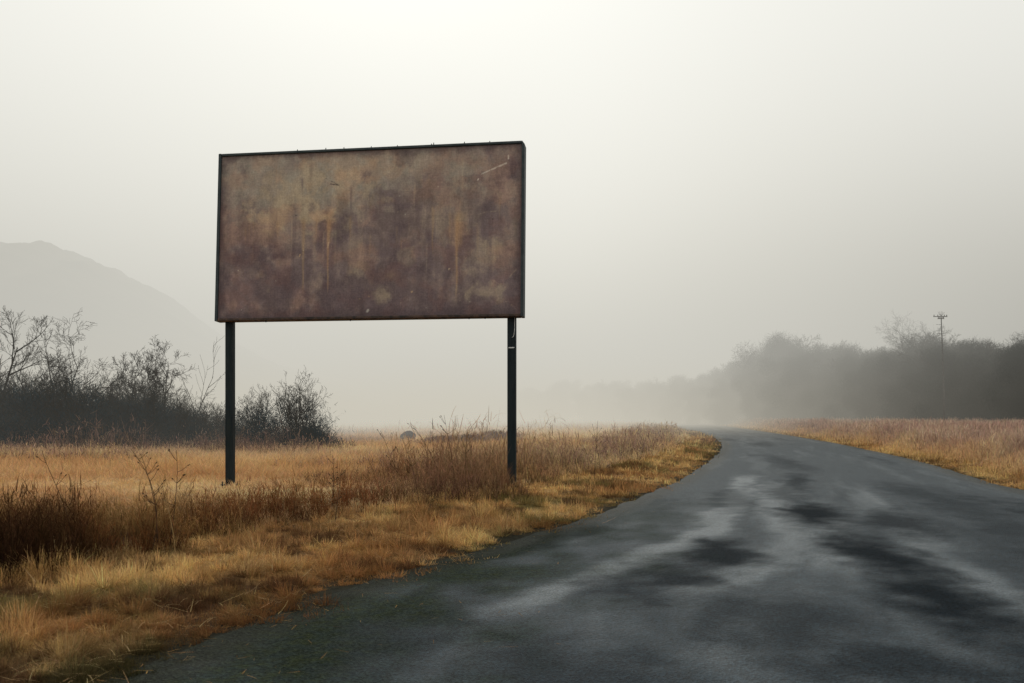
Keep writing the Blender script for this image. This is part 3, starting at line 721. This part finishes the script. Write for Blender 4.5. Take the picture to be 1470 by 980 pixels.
b = N(nt, 'ShaderNodeBsdfPrincipled', i_Roughness=0.75); b.inputs['Specular IOR Level'].default_value = 0.18
nt.links.new(mixc(nt, 1.0, at.outputs['Color'], cmb.outputs[0], 'MULTIPLY'), b.inputs['Base Color'])
bp = N(nt, 'ShaderNodeBump', i_Strength=0.25, i_Distance=0.01); nt.links.new(n1.outputs['Fac'], bp.inputs['Height']); nt.links.new(bp.outputs[0], b.inputs['Normal'])
nt.links.new(b.outputs[0], out.inputs['Surface'])
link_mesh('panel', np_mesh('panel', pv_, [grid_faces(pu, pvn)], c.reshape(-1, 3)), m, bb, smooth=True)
# frame: top, bottom, two sides, as one box-section frame each side its own rail
def rail(name, cx, cz, sx, sz, y0=-0.035, y1=DEP, mat=frame_m, bev=0.012):
    mb = MB(); mb.box(pl(cx, (y0 + y1) / 2, cz), (sx, y1 - y0, sz), Rt, bev); return mb.build(name, mat, bb)
rail('frame_rail', 0, BH - FW / 2, BW - 2 * FW - 0.004, FW)
rail('frame_rail', 0, FW / 2, BW - 2 * FW - 0.004, FW, mat=lip_m)
# side rails with a clipped upper outer corner
def side(sgn):
    mb = MB(); xo = sgn * BW / 2; xi = sgn * (BW / 2 - FW); cc_ = 0.07
    pts = [(xi, 0), (xo, 0), (xo, BH - cc_), (xo - sgn * cc_ * .75, BH), (xi, BH)]
    if sgn < 0: pts = [(xi, 0), (xo, 0), (xo, BH - .01), (xo - sgn * .01, BH), (xi, BH)]
    n = len(pts)
    for yv in (-0.037, DEP):
        for (a, b_) in pts: mb.v.append(pl(a, yv, b_))
    fr_ = list(range(n)); bk = [n + i for i in range(n)]
    if sgn > 0: mb.f.append(fr_); mb.f.append(bk[::-1])
    else: mb.f.append(fr_[::-1]); mb.f.append(bk)
    for i in range(n):
        j = (i + 1) % n; q_ = [i, n + i, n + j, j]
        mb.f.append(q_ if sgn > 0 else q_[::-1])
    return mb.build('frame_rail', frame_m, bb)
side(1); side(-1)
mb = MB(); mb.box(pl(0, DEP - 0.02, BH / 2), (BW - 2 * FW - .01, 0.025, BH - 2 * FW - .01), Rt); mb.build('back_sheet', frame_m, bb)
for fx in (-.35, -.12, .12, .35):
    mb = MB(); mb.box(pl(fx * BW, 0.16, BH / 2), (0.05, 0.18, BH - 2 * FW - .012), Rt); mb.build('stiffener', frame_m, bb)
# bolts and stubs standing on the top rail
for fx in (-.235, -.14, -.08, 0.01, .095, .205, .212, .31, .39):
    mb = MB(); p0 = pl(fx * BW, 0.0, BH - 0.002); hh = random.uniform(.025, .05)
    mb.tube([p0, p0 + Vector((0.003, 0, hh))], [.012, .008], 6); mb.build('bolt', steel, bb)
for fx in (-.33, .33, .38, -.05):
    mb = MB(); p0 = pl(fx * BW, 0.02, 0.0); mb.tube([p0, p0 + Vector((0, 0, -.035))], [.016, .012], 6); mb.build('bolt', steel, bb)
# posts: rolled I-sections with base plates
def post(xc, wd):
    y = 0.20; dp = 0.12; zt = 3.55 + 0.9; zb = -0.25
    mb = MB()
    mb.box((xc, y - dp / 2, (zt + zb) / 2), (wd, 0.016, zt - zb), None, .003)
    mb.box((xc, y + dp / 2, (zt + zb) / 2), (wd, 0.016, zt - zb), None, .003)
    mb.box((xc, y, (zt + zb) / 2), (0.014, dp - 0.02, zt - zb))
    for e in (-1, 1): mb.box((xc + e * (wd / 2 - .006), y, (zt + zb) / 2), (0.010, dp - 0.02, zt - zb))
    p = mb.build('post', steel, bb)
    mb = MB(); mb.box((xc, y, 0.045), (wd + .16, dp + .18, .035), None, .006)
    for e in (-1, 1):
        for g_ in (-1, 1): mb.tube([(xc + e * (wd / 2 + .045), y + g_ * .10, .06), (xc + e * (wd / 2 + .045), y + g_ * .10, .12)], .016, 6)
    mb.build('base_plate', steel, p)
    return p
def loc_x(px, d): return (px - 735) / 1307 * d
# post centres measured along the board
cxm, cym = bb.location.x, bb.location.y
def along(wx_, wy_): return (wx_ - cxm) * math.cos(ang_b) + (wy_ - cym) * math.sin(ang_b)
pLx = along(-6.08, 19.55); pRx = along(-0.015, 18.62)
post(pLx, 0.165); pr = post(pRx, 0.172)
mb = MB(); mb.box((pRx, 0.20 - .072, 2.93), (0.12, .006, .022), None); mb.build('band_clamp', galv, pr)
mb = MB(); mb.tube([(pRx + .070, .122, 3.54), (pRx + .069, .122, 3.38), (pRx + .064, .12, 3.26), (pRx + .052, .12, 3.18), (pRx + .035, .122, 3.145), (pRx + .01, .125, 3.14)], .006, 5); mb.build('loose_wire', galv, pr)

# ------------------------------------------------------------------ trees
bark = rough_mat('wet_bark', (0.018, 0.018, 0.017), (0.05, 0.045, 0.038), scale=5.0, rough=0.95, bump=0.3, spec=0.1)
twigm = rough_mat('fine_twigs', (0.020, 0.021, 0.021), (0.042, 0.038, 0.033), scale=2.0, rough=1.0, spec=0.05)
brushm = blade_mat('thicket_brush', 0.15)
def rv(): 
    v = Vector((random.gauss(0, 1), random.gauss(0, 1), random.gauss(0, 1))); return v.normalized()
def grow(mbs, p, d, L, r, lvl, maxl, nch=(4, 6), up=0.15, wob=0.22, ratio=0.62, spread=0.9, rmin=0.006, start=0.3):
    nseg = 5 if lvl < 2 else 4
    pts = [p.copy()]; rr = [r]; dd = d.normalized()
    for i in range(nseg):
        dd = (dd + rv() * wob + Vector((0, 0, up))).normalized()
        pts.append(pts[-1] + dd * (L / nseg)); rr.append(max(rmin * .7, r * (1 - 0.8 * (i + 1) / nseg)))
    mb = mbs[0] if lvl == 0 else mbs[1]
    mb.tube(pts, rr, 6 if lvl == 0 else (4 if lvl == 1 else 3), cap=(lvl == 0))
    if lvl >= maxl: return
    n = random.randint(*nch)
    for k in range(n):
        t = start + (1 - start) * (k + random.random()) / n
        f = t * nseg; i = min(int(f), nseg - 1); q = pts[i].lerp(pts[i + 1], f - i)
        base = (pts[i + 1] - pts[i]).normalized()
        side_ = rv(); side_ = (side_ - base * side_.dot(base)).normalized()
        nd = (base * (1.0 - 0.25 * spread) + side_ * spread * random.uniform(.6, 1.2)).normalized()
        grow(mbs, q, nd, L * ratio * random.uniform(.65, 1.15) * (1.15 - .45 * t), max(rmin, r * 0.5 * (1.1 - .5 * t)), lvl + 1, maxl, nch, up * .8, wob * 1.05, ratio, spread, rmin, 0.25)

def bare_tree(name, height, seed, label, cat='tree', group=None, lean=(0, 0), stems=1, maxl=4, nch=(4, 6), up=0.12, spread=.85, ratio=.62, r0=.11, start=.3, wob=.2):
    random.seed(seed)
    t = empty(name); tag(t, label, cat, group)
    a, b_ = MB(), MB()
    for k in range(stems):
        ln = Vector((lean[0] + random.gauss(0, .14 * (stems > 1)), lean[1] + random.gauss(0, .14 * (stems > 1)), 1)).normalized()
        grow((a, b_), Vector((random.gauss(0, .12 * (stems > 1)), random.gauss(0, .12 * (stems > 1)), -.1)), ln, height * random.uniform(.75, .85), r0, 0, maxl, nch, up, wob, ratio, spread, .008, start)
    a.build('trunk', bark, t); b_.build('crown', twigm, t)
    return t

HEATHY = [False]
def brush_col(n, zf):
    if HEATHY[0]: return np.clip(np.array((0.20, 0.135, 0.12)) * (1 + rng.normal(0, .3, (n, 1))), .01, .5)
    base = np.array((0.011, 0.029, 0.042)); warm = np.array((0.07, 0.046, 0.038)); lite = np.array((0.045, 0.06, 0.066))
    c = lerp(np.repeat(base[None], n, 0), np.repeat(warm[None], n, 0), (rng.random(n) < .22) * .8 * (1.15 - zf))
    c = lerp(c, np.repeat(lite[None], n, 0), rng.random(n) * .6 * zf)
    return np.clip(c * (1 + rng.normal(0, .25, (n, 1))), .003, .2)

def shrub(name, w, h, seed, label, group=None, nbr=9000, stems=16, dens_top=1.0):
    """leafless shrub: many stems from the base and a mass of fine brush between them"""
    global rng
    random.seed(seed); keep = rng; rng = np.random.default_rng(seed)
    t = empty(name); tag(t, label, 'shrub', group)
    a, b_ = MB(), MB()
    for k in range(stems):
        az_ = random.uniform(0, 6.283); tl = random.uniform(.1, .75)
        d = Vector((math.cos(az_) * tl * w / h * .6, math.sin(az_) * tl * w / h * .6, 1)).normalized()
        grow((a, b_), Vector((random.gauss(0, w * .07), random.gauss(0, w * .07), -.05)), d, h * random.uniform(.75, 1.05), .03, 0, 3, (3, 5), .08, .2, .5, .8, .007, .3)
    a.build('stems', bark, t)
    # brush clumps
    nc = 26
    ca = np.array([(random.gauss(0, .27) * w, random.gauss(0, .24) * w, 0) for _ in range(nc)])
    env = h * .80 * np.sqrt(np.clip(1 - (ca[:, 0] / (w * .62)) ** 2 - (ca[:, 1] / (w * .62)) ** 2, .05, 1))
    ca[:, 2] = env * rng.uniform(.12, .95, nc)
    ci_ = rng.integers(0, nc, nbr)
    pr_ = ca[ci_] + rng.normal(0, 1, (nbr, 3)) * np.array([w * .10, w * .10, h * .125])
    pr_[:, 2] = np.abs(pr_[:, 2])
    # ground filling skirt
    ns_ = nbr // 4
    sk = np.stack([rng.normal(0, w * .30, ns_), rng.normal(0, w * .26, ns_), np.abs(rng.normal(0, h * .16, ns_))], -1)
    pr_ = np.concatenate([pr_, sk]); n = len(pr_)
    zf = np.clip(pr_[:, 2] / h, 0, 1)
    V_, F4, F3, C = blades_free(pr_, rng.uniform(.12, .42, n), rng.uniform(.010, .024, n), brush_col(n, zf))
    ob = link_mesh('crown', np_mesh('crown', V_, [F4, F3], C), brushm, t)
    b_.build('twigs', twigm, t)
    rng = keep
    return t

def blades_free(P0, L, wd, col, up=.55):
    n = len(P0)
    d = rng.normal(0, 1, (n, 3)); d[:, 2] = np.abs(d[:, 2]) * .7 + up
    d /= np.linalg.norm(d, axis=1)[:, None]
    bend = rng.normal(0, .35, (n, 3))
    P1 = P0 + d * (L * .5)[:, None]; d2 = d + bend; d2 /= np.linalg.norm(d2, axis=1)[:, None]; P2 = P1 + d2 * (L * .5)[:, None]
    s_ = np.cross(d, rng.normal(0, 1, (n, 3))); s_ /= np.linalg.norm(s_, axis=1)[:, None] + 1e-9; s_ *= (wd * .5)[:, None]
    V_ = np.stack([P0 - s_, P0 + s_, P1 - s_ * .8, P1 + s_ * .8, P2], 1)
    bs = (np.arange(n) * 5)[:, None]
    return V_.reshape(-1, 3), bs + np.array([[0, 1, 3, 2]]), bs + np.array([[2, 3, 4]]), np.repeat(col[:, None], 5, 1).reshape(-1, 3)

def put(o, x, y, rz=0.0, sc=1.0, sz=None):
    o.location = (x, y, float(ground_z(np.array(x), np.array(y))) - .03); o.rotation_euler = (0, 0, rz); o.scale = (sc, sc, sz or sc); return o

# --- thicket left of the billboard: shrubs massed in a row (about 40-47 m away)
GT = 'dark shrubs massed in the thicket left of the billboard'
protos = [shrub('thicket_shrub', 4.2, 3.1, 301 + i, 'dark leafless shrub massed with others in the thicket at the left', GT) for i in range(3)]
def wx_at(px, y): return (px - 735) * y / 1307.0
row = [(-70, 44, 1.15), (-25, 42, 1.1), (8, 44, 1.12), (42, 41, 1.05), (75, 43, 1.08), (108, 41, 1.0), (140, 43, .86), (172, 42, .80), (200, 44, .92), (228, 42, .88), (255, 43, .72), (283, 42, .66), (312, 43, .60), (345, 42, .48), (20, 48, 1.2), (90, 48, 1.15), (160, 48, .86), (215, 47, 1.06), (265, 47, .74)]
for i, (px, yy_, sc) in enumerate(row):
    o = protos[i] if i < 3 else copy_tree(protos[i % 3])
    put(o, wx_at(px, yy_), yy_, random.uniform(0, 6.28), sc, sc * random.uniform(.93, 1.05))
# the loose shrub at the right end of the thicket
o = shrub('open_shrub', 3.1, 2.9, 330, 'loose spiky shrub at the right end of the thicket, just right of the left post', None, nbr=5200, stems=22)
put(o, wx_at(428, 40.5), 40.5, 0.4, .92)
o = shrub('open_shrub', 2.2, 2.6, 333, 'thin see through shrub close behind the left billboard post', None, nbr=2600, stems=12)
put(o, wx_at(372, 41), 41, 1.4, .92)
o = shrub('low_shrub', 2.4, 1.1, 335, 'low dark shrub sprawling at the foot of the spiky shrub', None, nbr=4500, stems=10)
put(o, wx_at(450, 40), 40, .2, .95)
# --- bare trees standing out of the thicket
t = bare_tree('bare_tree', 5.9, 401, 'tall bare tree at the left edge of the picture, tallest above the thicket', 'tree', 'bare trees in the thicket', lean=(.02, 0), r0=.12, spread=.8, start=.45); put(t, wx_at(2, 43), 43, 0.3)
t = bare_tree('bare_tree', 5.1, 405, 'bushy bare tree with fine twigs, second tall one from the left in the thicket', 'tree', 'bare trees in the thicket', lean=(.10, 0), stems=2, r0=.08, spread=.95, start=.35, nch=(4, 5)); put(t, wx_at(84, 43.5), 43.5, 0.0)
t = bare_tree('bare_tree', 5.2, 409, 'slim bare tree between the two tall trees in the thicket', 'tree', 'bare trees in the thicket', lean=(.05, 0), r0=.06, spread=.7, nch=(3, 5)); put(t, wx_at(58, 45), 45, 1.0)
t = bare_tree('bare_tree', 4.4, 413, 'twiggy bare tree leaning right over a dip in the thicket', 'tree', 'bare trees in the thicket', lean=(.35, 0), stems=2, r0=.06, spread=.9, nch=(3, 5), up=.03); put(t, wx_at(104, 42.5), 42.5, 0)
t = bare_tree('bare_tree', 4.6, 417, 'round topped bare tree above the right half of the thicket', 'tree', 'bare trees in the thicket', lean=(.06, 0), r0=.07, spread=.95, start=.5, nch=(4, 6)); put(t, wx_at(236, 43), 43, 2.0)
t = bare_tree('bare_tree', 3.9, 421, 'feathery bare tree left of the round topped one in the thicket', 'tree', 'bare trees in the thicket', lean=(.05, 0), stems=4, r0=.04, spread=.7, nch=(4, 6)); put(t, wx_at(205, 44), 44, 2.6)
t = bare_tree('leaning_sapling', 4.5, 433, 'thin bare sapling bent to the right, just left of the left post', 'sapling', None, lean=(.42, 0), r0=.04, spread=.6, start=.5, nch=(4, 5), maxl=2, up=.06); put(t, wx_at(258, 43), 43, 0)
t = bare_tree('leaning_sapling', 3.1, 437, 'short bare stem standing above the thicket at the left post', 'sapling', None, lean=(-.12, 0), r0=.04, spread=.5, start=.6, nch=(2, 3), maxl=2); put(t, wx_at(297, 42), 42, 0)

# --- the wood right of the road, fading into fog
leafm = blade_mat('wood_foliage', 0.2)
def wood_tree(name, h, w, seed, label, group):
    global rng
    random.seed(seed); keep = rng; rng = np.random.default_rng(seed)
    t = empty(name); tag(t, label, 'tree', group)
    a, b_ = MB(), MB()
    grow((a, b_), Vector((0, 0, -.2)), Vector((random.gauss(0, .05), random.gauss(0, .05), 1)), h * .86, .17, 0, 4, (4, 6), .12, .16, .52, .9, .012, .25)
    a.build('trunk', bark, t); b_.build('limbs', bark, t)
    nc = 40; nb = 42000
    ca = np.stack([rng.normal(0, .24 * w, nc), rng.normal(0, .24 * w, nc), rng.uniform(.06, .9, nc) * h], -1)
    sh = np.clip(1.15 - np.abs(ca[:, 2] / h - .45) * .9, .35, 1); ca[:, :2] *= sh[:, None]
    idx = rng.integers(0, nc, nb)
    g3 = rng.normal(0, 1, (nb, 3)); g3 *= (np.minimum(1, 1.7 / (np.linalg.norm(g3, axis=1) + 1e-6)))[:, None] * rng.uniform(.6, 1, (nb, 1))
    P0 = ca[idx] + g3 * np.array([w * .12, w * .12, h * .10]); P0[:, 2] = np.abs(P0[:, 2])
    cidx = rng.uniform(.7, 1.3, nc)[idx]
    base = np.array((0.022, 0.028, 0.027)) * cidx[:, None] * (1 + rng.normal(0, .25, (nb, 1)))
    V_, F4, F3, C = blades_free(P0, rng.uniform(.25, .7, nb), rng.uniform(.010, .026, nb), np.clip(base, .004, .2), up=.2)
    link_mesh('crown', np_mesh('crown', V_, [F4, F3], C), leafm, t)
    rng = keep
    return t
GW = 'trees of the fog blurred wood right of the road'
wp = [wood_tree('wood_tree', 8.0, 6.2, 501 + i, 'fog blurred tree in the dark wood beyond the right hand field', GW) for i in range(3)]
line = np.array([(1640, 72, 474), (1540, 75, 476), (1470, 79, 480), (1400, 83, 484), (1340, 87, 492), (1290, 92, 495), (1250, 96, 508), (1200, 100, 502), (1160, 104, 500), (1130, 107, 490), (1090, 112, 512), (1050, 119, 528), (1000, 128, 540), (940, 138, 547), (880, 148, 552), (820, 158, 552), (765, 166, 556), (720, 176, 566)], float)
random.seed(99); cnt = 0
tt = 0.0
while tt < len(line) - 1.001:
    i = int(tt); f = tt - i
    px, yy_, tp = line[i] * (1 - f) + line[i + 1] * f
    for rowk in range(2):
        yk = yy_ + rowk * 5 + random.uniform(-1.5, 1.5)
        hgt_ = 1.07 * (1.6 + (592 - tp) * yk / 1307) * random.uniform(.86, 1.06) * (.82 if rowk == 0 else 1.0)
        o = wp[cnt] if cnt < 3 else copy_tree(wp[cnt % 3])
        sc = hgt_ / 8.0
        put(o, (px - 735 + random.uniform(-14, 14)) * yk / 1307, yk, random.uniform(0, 6.28), max(sc, .75), sc); cnt += 1
    tt += 0.52 if px > 1000 else 0.42
random.seed(5)
t = bare_tree('bare_tree', 11.5, 451, 'round bare crown rising above the wood, just left of the slender pole', 'tree', None, r0=.15, spread=1.0, start=.5, nch=(5, 7)); put(t, wx_at(1302, 94), 94, 0)
t = bare_tree('bare_tree', 10.0, 455, 'hazy bare crown above the left shoulder of the wood', 'tree', None, r0=.15, spread=1.0, start=.45, nch=(5, 7), stems=2); put(t, wx_at(1135, 112), 112, 1)

# ------------------------------------------------------------------ slender pole beside the wood
pole_m = rough_mat('weathered_pole', (0.09, 0.09, 0.088), (0.16, 0.155, 0.15), scale=6, rough=.9, stretch=(4, 4, .5))
PY = 70.0
pol = empty('utility_pole', (wx_at(1356, PY), PY, 0)); tag(pol, 'slender grey utility pole standing before the wood at the right', 'pole')
HP = 1.6 + 140 * PY / 1307; lx_ = -0.26
mb = MB(); mb.tube([(0, 0, -.3), (-.05, 0, HP * .35), (lx_ * .6, 0, HP * .7), (lx_, 0, HP)], [.07, .06, .045, .035], 8); mast = mb.build('mast', pole_m, pol, True)
def mx(z): return np.interp(z, [0, HP * .35, HP * .7, HP], [0, -.05, lx_ * .6, lx_])
for (z, l, r_) in [(HP - .12, .62, .45), (HP - .28, .30, .20)]:
    mb = MB(); mb.box((mx(z) + (r_ - l) / 2, -.05, z), (l + r_, .05, .055)); ca_ = mb.build('crossarm', pole_m, pol)
    for e in (-l + .05, -l * .45, r_ * .5, r_ - .05):
        mb = MB(); mb.tube([(mx(z) + e, -.05, z + .02), (mx(z) + e, -.05, z + .12), (mx(z) + e, -.05, z + .15)], [.022, .034, .016], 6); mb.build('insulator', pole_m, ca_)
for k, e in enumerate((-.24, -.12, .02, .14, .27)):
    mb = MB(); mb.tube([(mx(HP) + e * .35, 0, HP - .03), (mx(HP) + e, 0, HP + .30 - .25 * abs(e))], [.014, .008], 4); mb.build('spike', pole_m, pol)
for k in range(11):
    z = HP - .75 - k * .17; sgn = 1 if k % 2 else -1; ln = random.uniform(.22, .42)
    mb = MB(); mb.tube([(mx(z) - sgn * .05, 0, z), (mx(z) + sgn * ln, 0, z + .03)], .012, 4); mb.build('step_peg', pole_m, pol)

# ------------------------------------------------------------------ small things in the field
rockm = rough_mat('field_stone', (0.05, 0.05, 0.055), (0.13, 0.12, 0.12), scale=6, rough=.95, bump=.4)
def boulder(name, sx, sy, sz, seed):
    nu, nv = 30, 18
    th, ph = np.meshgrid(np.linspace(0, 2 * np.pi, nu, endpoint=False), np.linspace(0.02, np.pi - .02, nv), indexing='ij')
    r_ = 1 + .35 * (fbm(np.cos(th) * 1.3 + ph, np.sin(th) * 1.3 + ph * .7, seed) - .5) * 2
    v_ = np.stack([np.cos(th) * np.sin(ph) * sx * r_, np.sin(th) * np.sin(ph) * sy * r_, np.cos(ph) * sz * r_ + .12 * sx * np.cos(th) * np.sin(ph)], -1).reshape(-1, 3)
    return link_mesh(name, np_mesh(name, v_, [grid_faces(nu, nv, wrap=True)]), rockm, smooth=True)
o = boulder('boulder', .44, .32, .32, 61); o.location = (-5.75, 50.5, .22); o.rotation_euler = (0, .12, .2); tag(o, 'dark rounded boulder lying in the field between the billboard posts', 'boulder')
GH = 'low heathery shrubs scattered in the far field'
HEATHY[0] = True
hp = shrub('heath_shrub', 2.6, .8, 341, 'low purplish shrub lying in the field right of the boulder', GH, nbr=2500, stems=8); put(hp, -2.2, 47, 0, .9, .6); HEATHY[0] = False
for (x_, y_, s__, lb) in [(-0.9, 50, 1.1, 'low purplish shrub lying in the field right of the boulder'), (-3.6, 45.5, .8, 'low purplish shrub lying in the field right of the boulder')]:
    o = copy_tree(hp); o['label'] = lb; put(o, x_, y_, random.uniform(0, 6), s__, s__ * .65)

# tall single weed stalks
stalkm = rough_mat('dry_stalk', (0.035, 0.022, 0.014), (0.085, 0.05, 0.03), scale=9, rough=.95, spec=.1)
strawm = rough_mat('straw_stalk', (0.25, 0.16, 0.07), (0.36, 0.24, 0.11), scale=9, rough=.95, spec=.1)
def stalk(x_, y_, h, lean, bend, label, group, seed, twigs=5, mat=stalkm, r0=.006):
    random.seed(seed)
    t = empty('weed_stalk', (x_, y_, float(ground_z(np.array(x_), np.array(y_))))); tag(t, label, 'weed', group)
    pts = []; p = Vector((0, 0, -.02)); a_ = lean
    ns = 9
    for i in range(ns + 1):
        pts.append(p.copy()); p = p + Vector((math.sin(a_), random.gauss(0, .04), math.cos(a_))) * h / ns; a_ += bend / ns + random.gauss(0, .03)
    mb = MB(); mb.tube(pts, [r0 * (1 - .6 * i / ns) for i in range(ns + 1)], 5); mb.build('stem', mat, t)
    for k in range(twigs):
        i = random.randint(ns // 2, ns - 1); q = pts[i]; s_ = random.choice((-1, 1)); l = random.uniform(.04, .13) * h / 1.0
        d = Vector((s_ * random.uniform(.5, 1), random.uniform(-.4, .4), random.uniform(.3, .9))).normalized()
        mb = MB(); mb.tube([q, q + d * l * .5, q + d * l + Vector((0, 0, l * .2))], [r0 * .5, r0 * .45, r0 * .35], 4)
        e = q + d * l + Vector((0, 0, l * .2)); mb.tube([e, e + d * .012, e + d * .03], [r0 * .5, r0 * 1.3, r0 * .4], 5); mb.build('seed_twig', mat, t)
    return t
GL = 'single weed stalks standing out of the left stand'; GC = 'single weed stalks beside the weeds between the posts'; GR = 'thin weed stalks right of the right post'
stalk(-4.05, 10.2, 1.25, .25, -.95, 'dark weed stalk arching to the left above the left weed stand', GL, 1, 9)
stalk(-4.02, 10.3, 1.15, .02, -.25, 'straight dark stalk close right of the arching one', GL, 2, 6)
stalk(-3.95, 10.5, 1.16, .12, -.25, 'short stalk with seed heads right of the straight one', GL, 3, 8)
stalk(-4.75, 10.0, 1.22, -.30, -.15, 'slanting stalk leaning left near the left picture edge', GL, 4, 5)
stalk(-3.55, 9.6, .95, -.02, -.05, 'pale straw stalk standing upright in the left weed stand', GL, 5, 2, strawm, .005)
stalk(-1.85, 16.2, 1.35, -.30, -.12, 'weed stalk leaning left with side twigs, left of the tall weeds', GC, 6, 7)
stalk(-1.65, 16.1, 1.15, -.12, -.35, 'weed stalk curving left at the near side of the tall weeds', GC, 7, 5)
stalk(-1.0, 16.5, 1.55, -.16, -.22, 'tallest weed stalk over the middle of the tall weeds', GC, 8, 6)
stalk(-1.25, 17.2, 1.55, -.28, -.45, 'weed stalk with a hooked tip behind the tall weeds', GC, 9, 6)
stalk(-0.85, 16.3, 1.25, .06, .04, 'upright stalk at the right of the tall weeds', GC, 10, 4)
stalk(-2.95, 15.0, .85, .0, .03, 'short dark upright stalk midway between the posts', None, 11, 9, stalkm, .008)
stalk(1.45, 19.5, 1.10, -.14, -.1, 'thin weed stalk leaning left, nearest right of the right post', GR, 12, 3)
stalk(1.85, 20.5, 1.42, .02, .05, 'tall thin upright stalk, farther right of the right post', GR, 13, 4)
stalk(2.05, 21.0, 1.35, -.06, -.2, 'thin curved stalk, farthest right of the right post', GR, 14, 3)
stalk(-2.55, 13.1, .8, .1, .2, 'rust brown stalk at the end of the left weed stand', None, 15, 5)
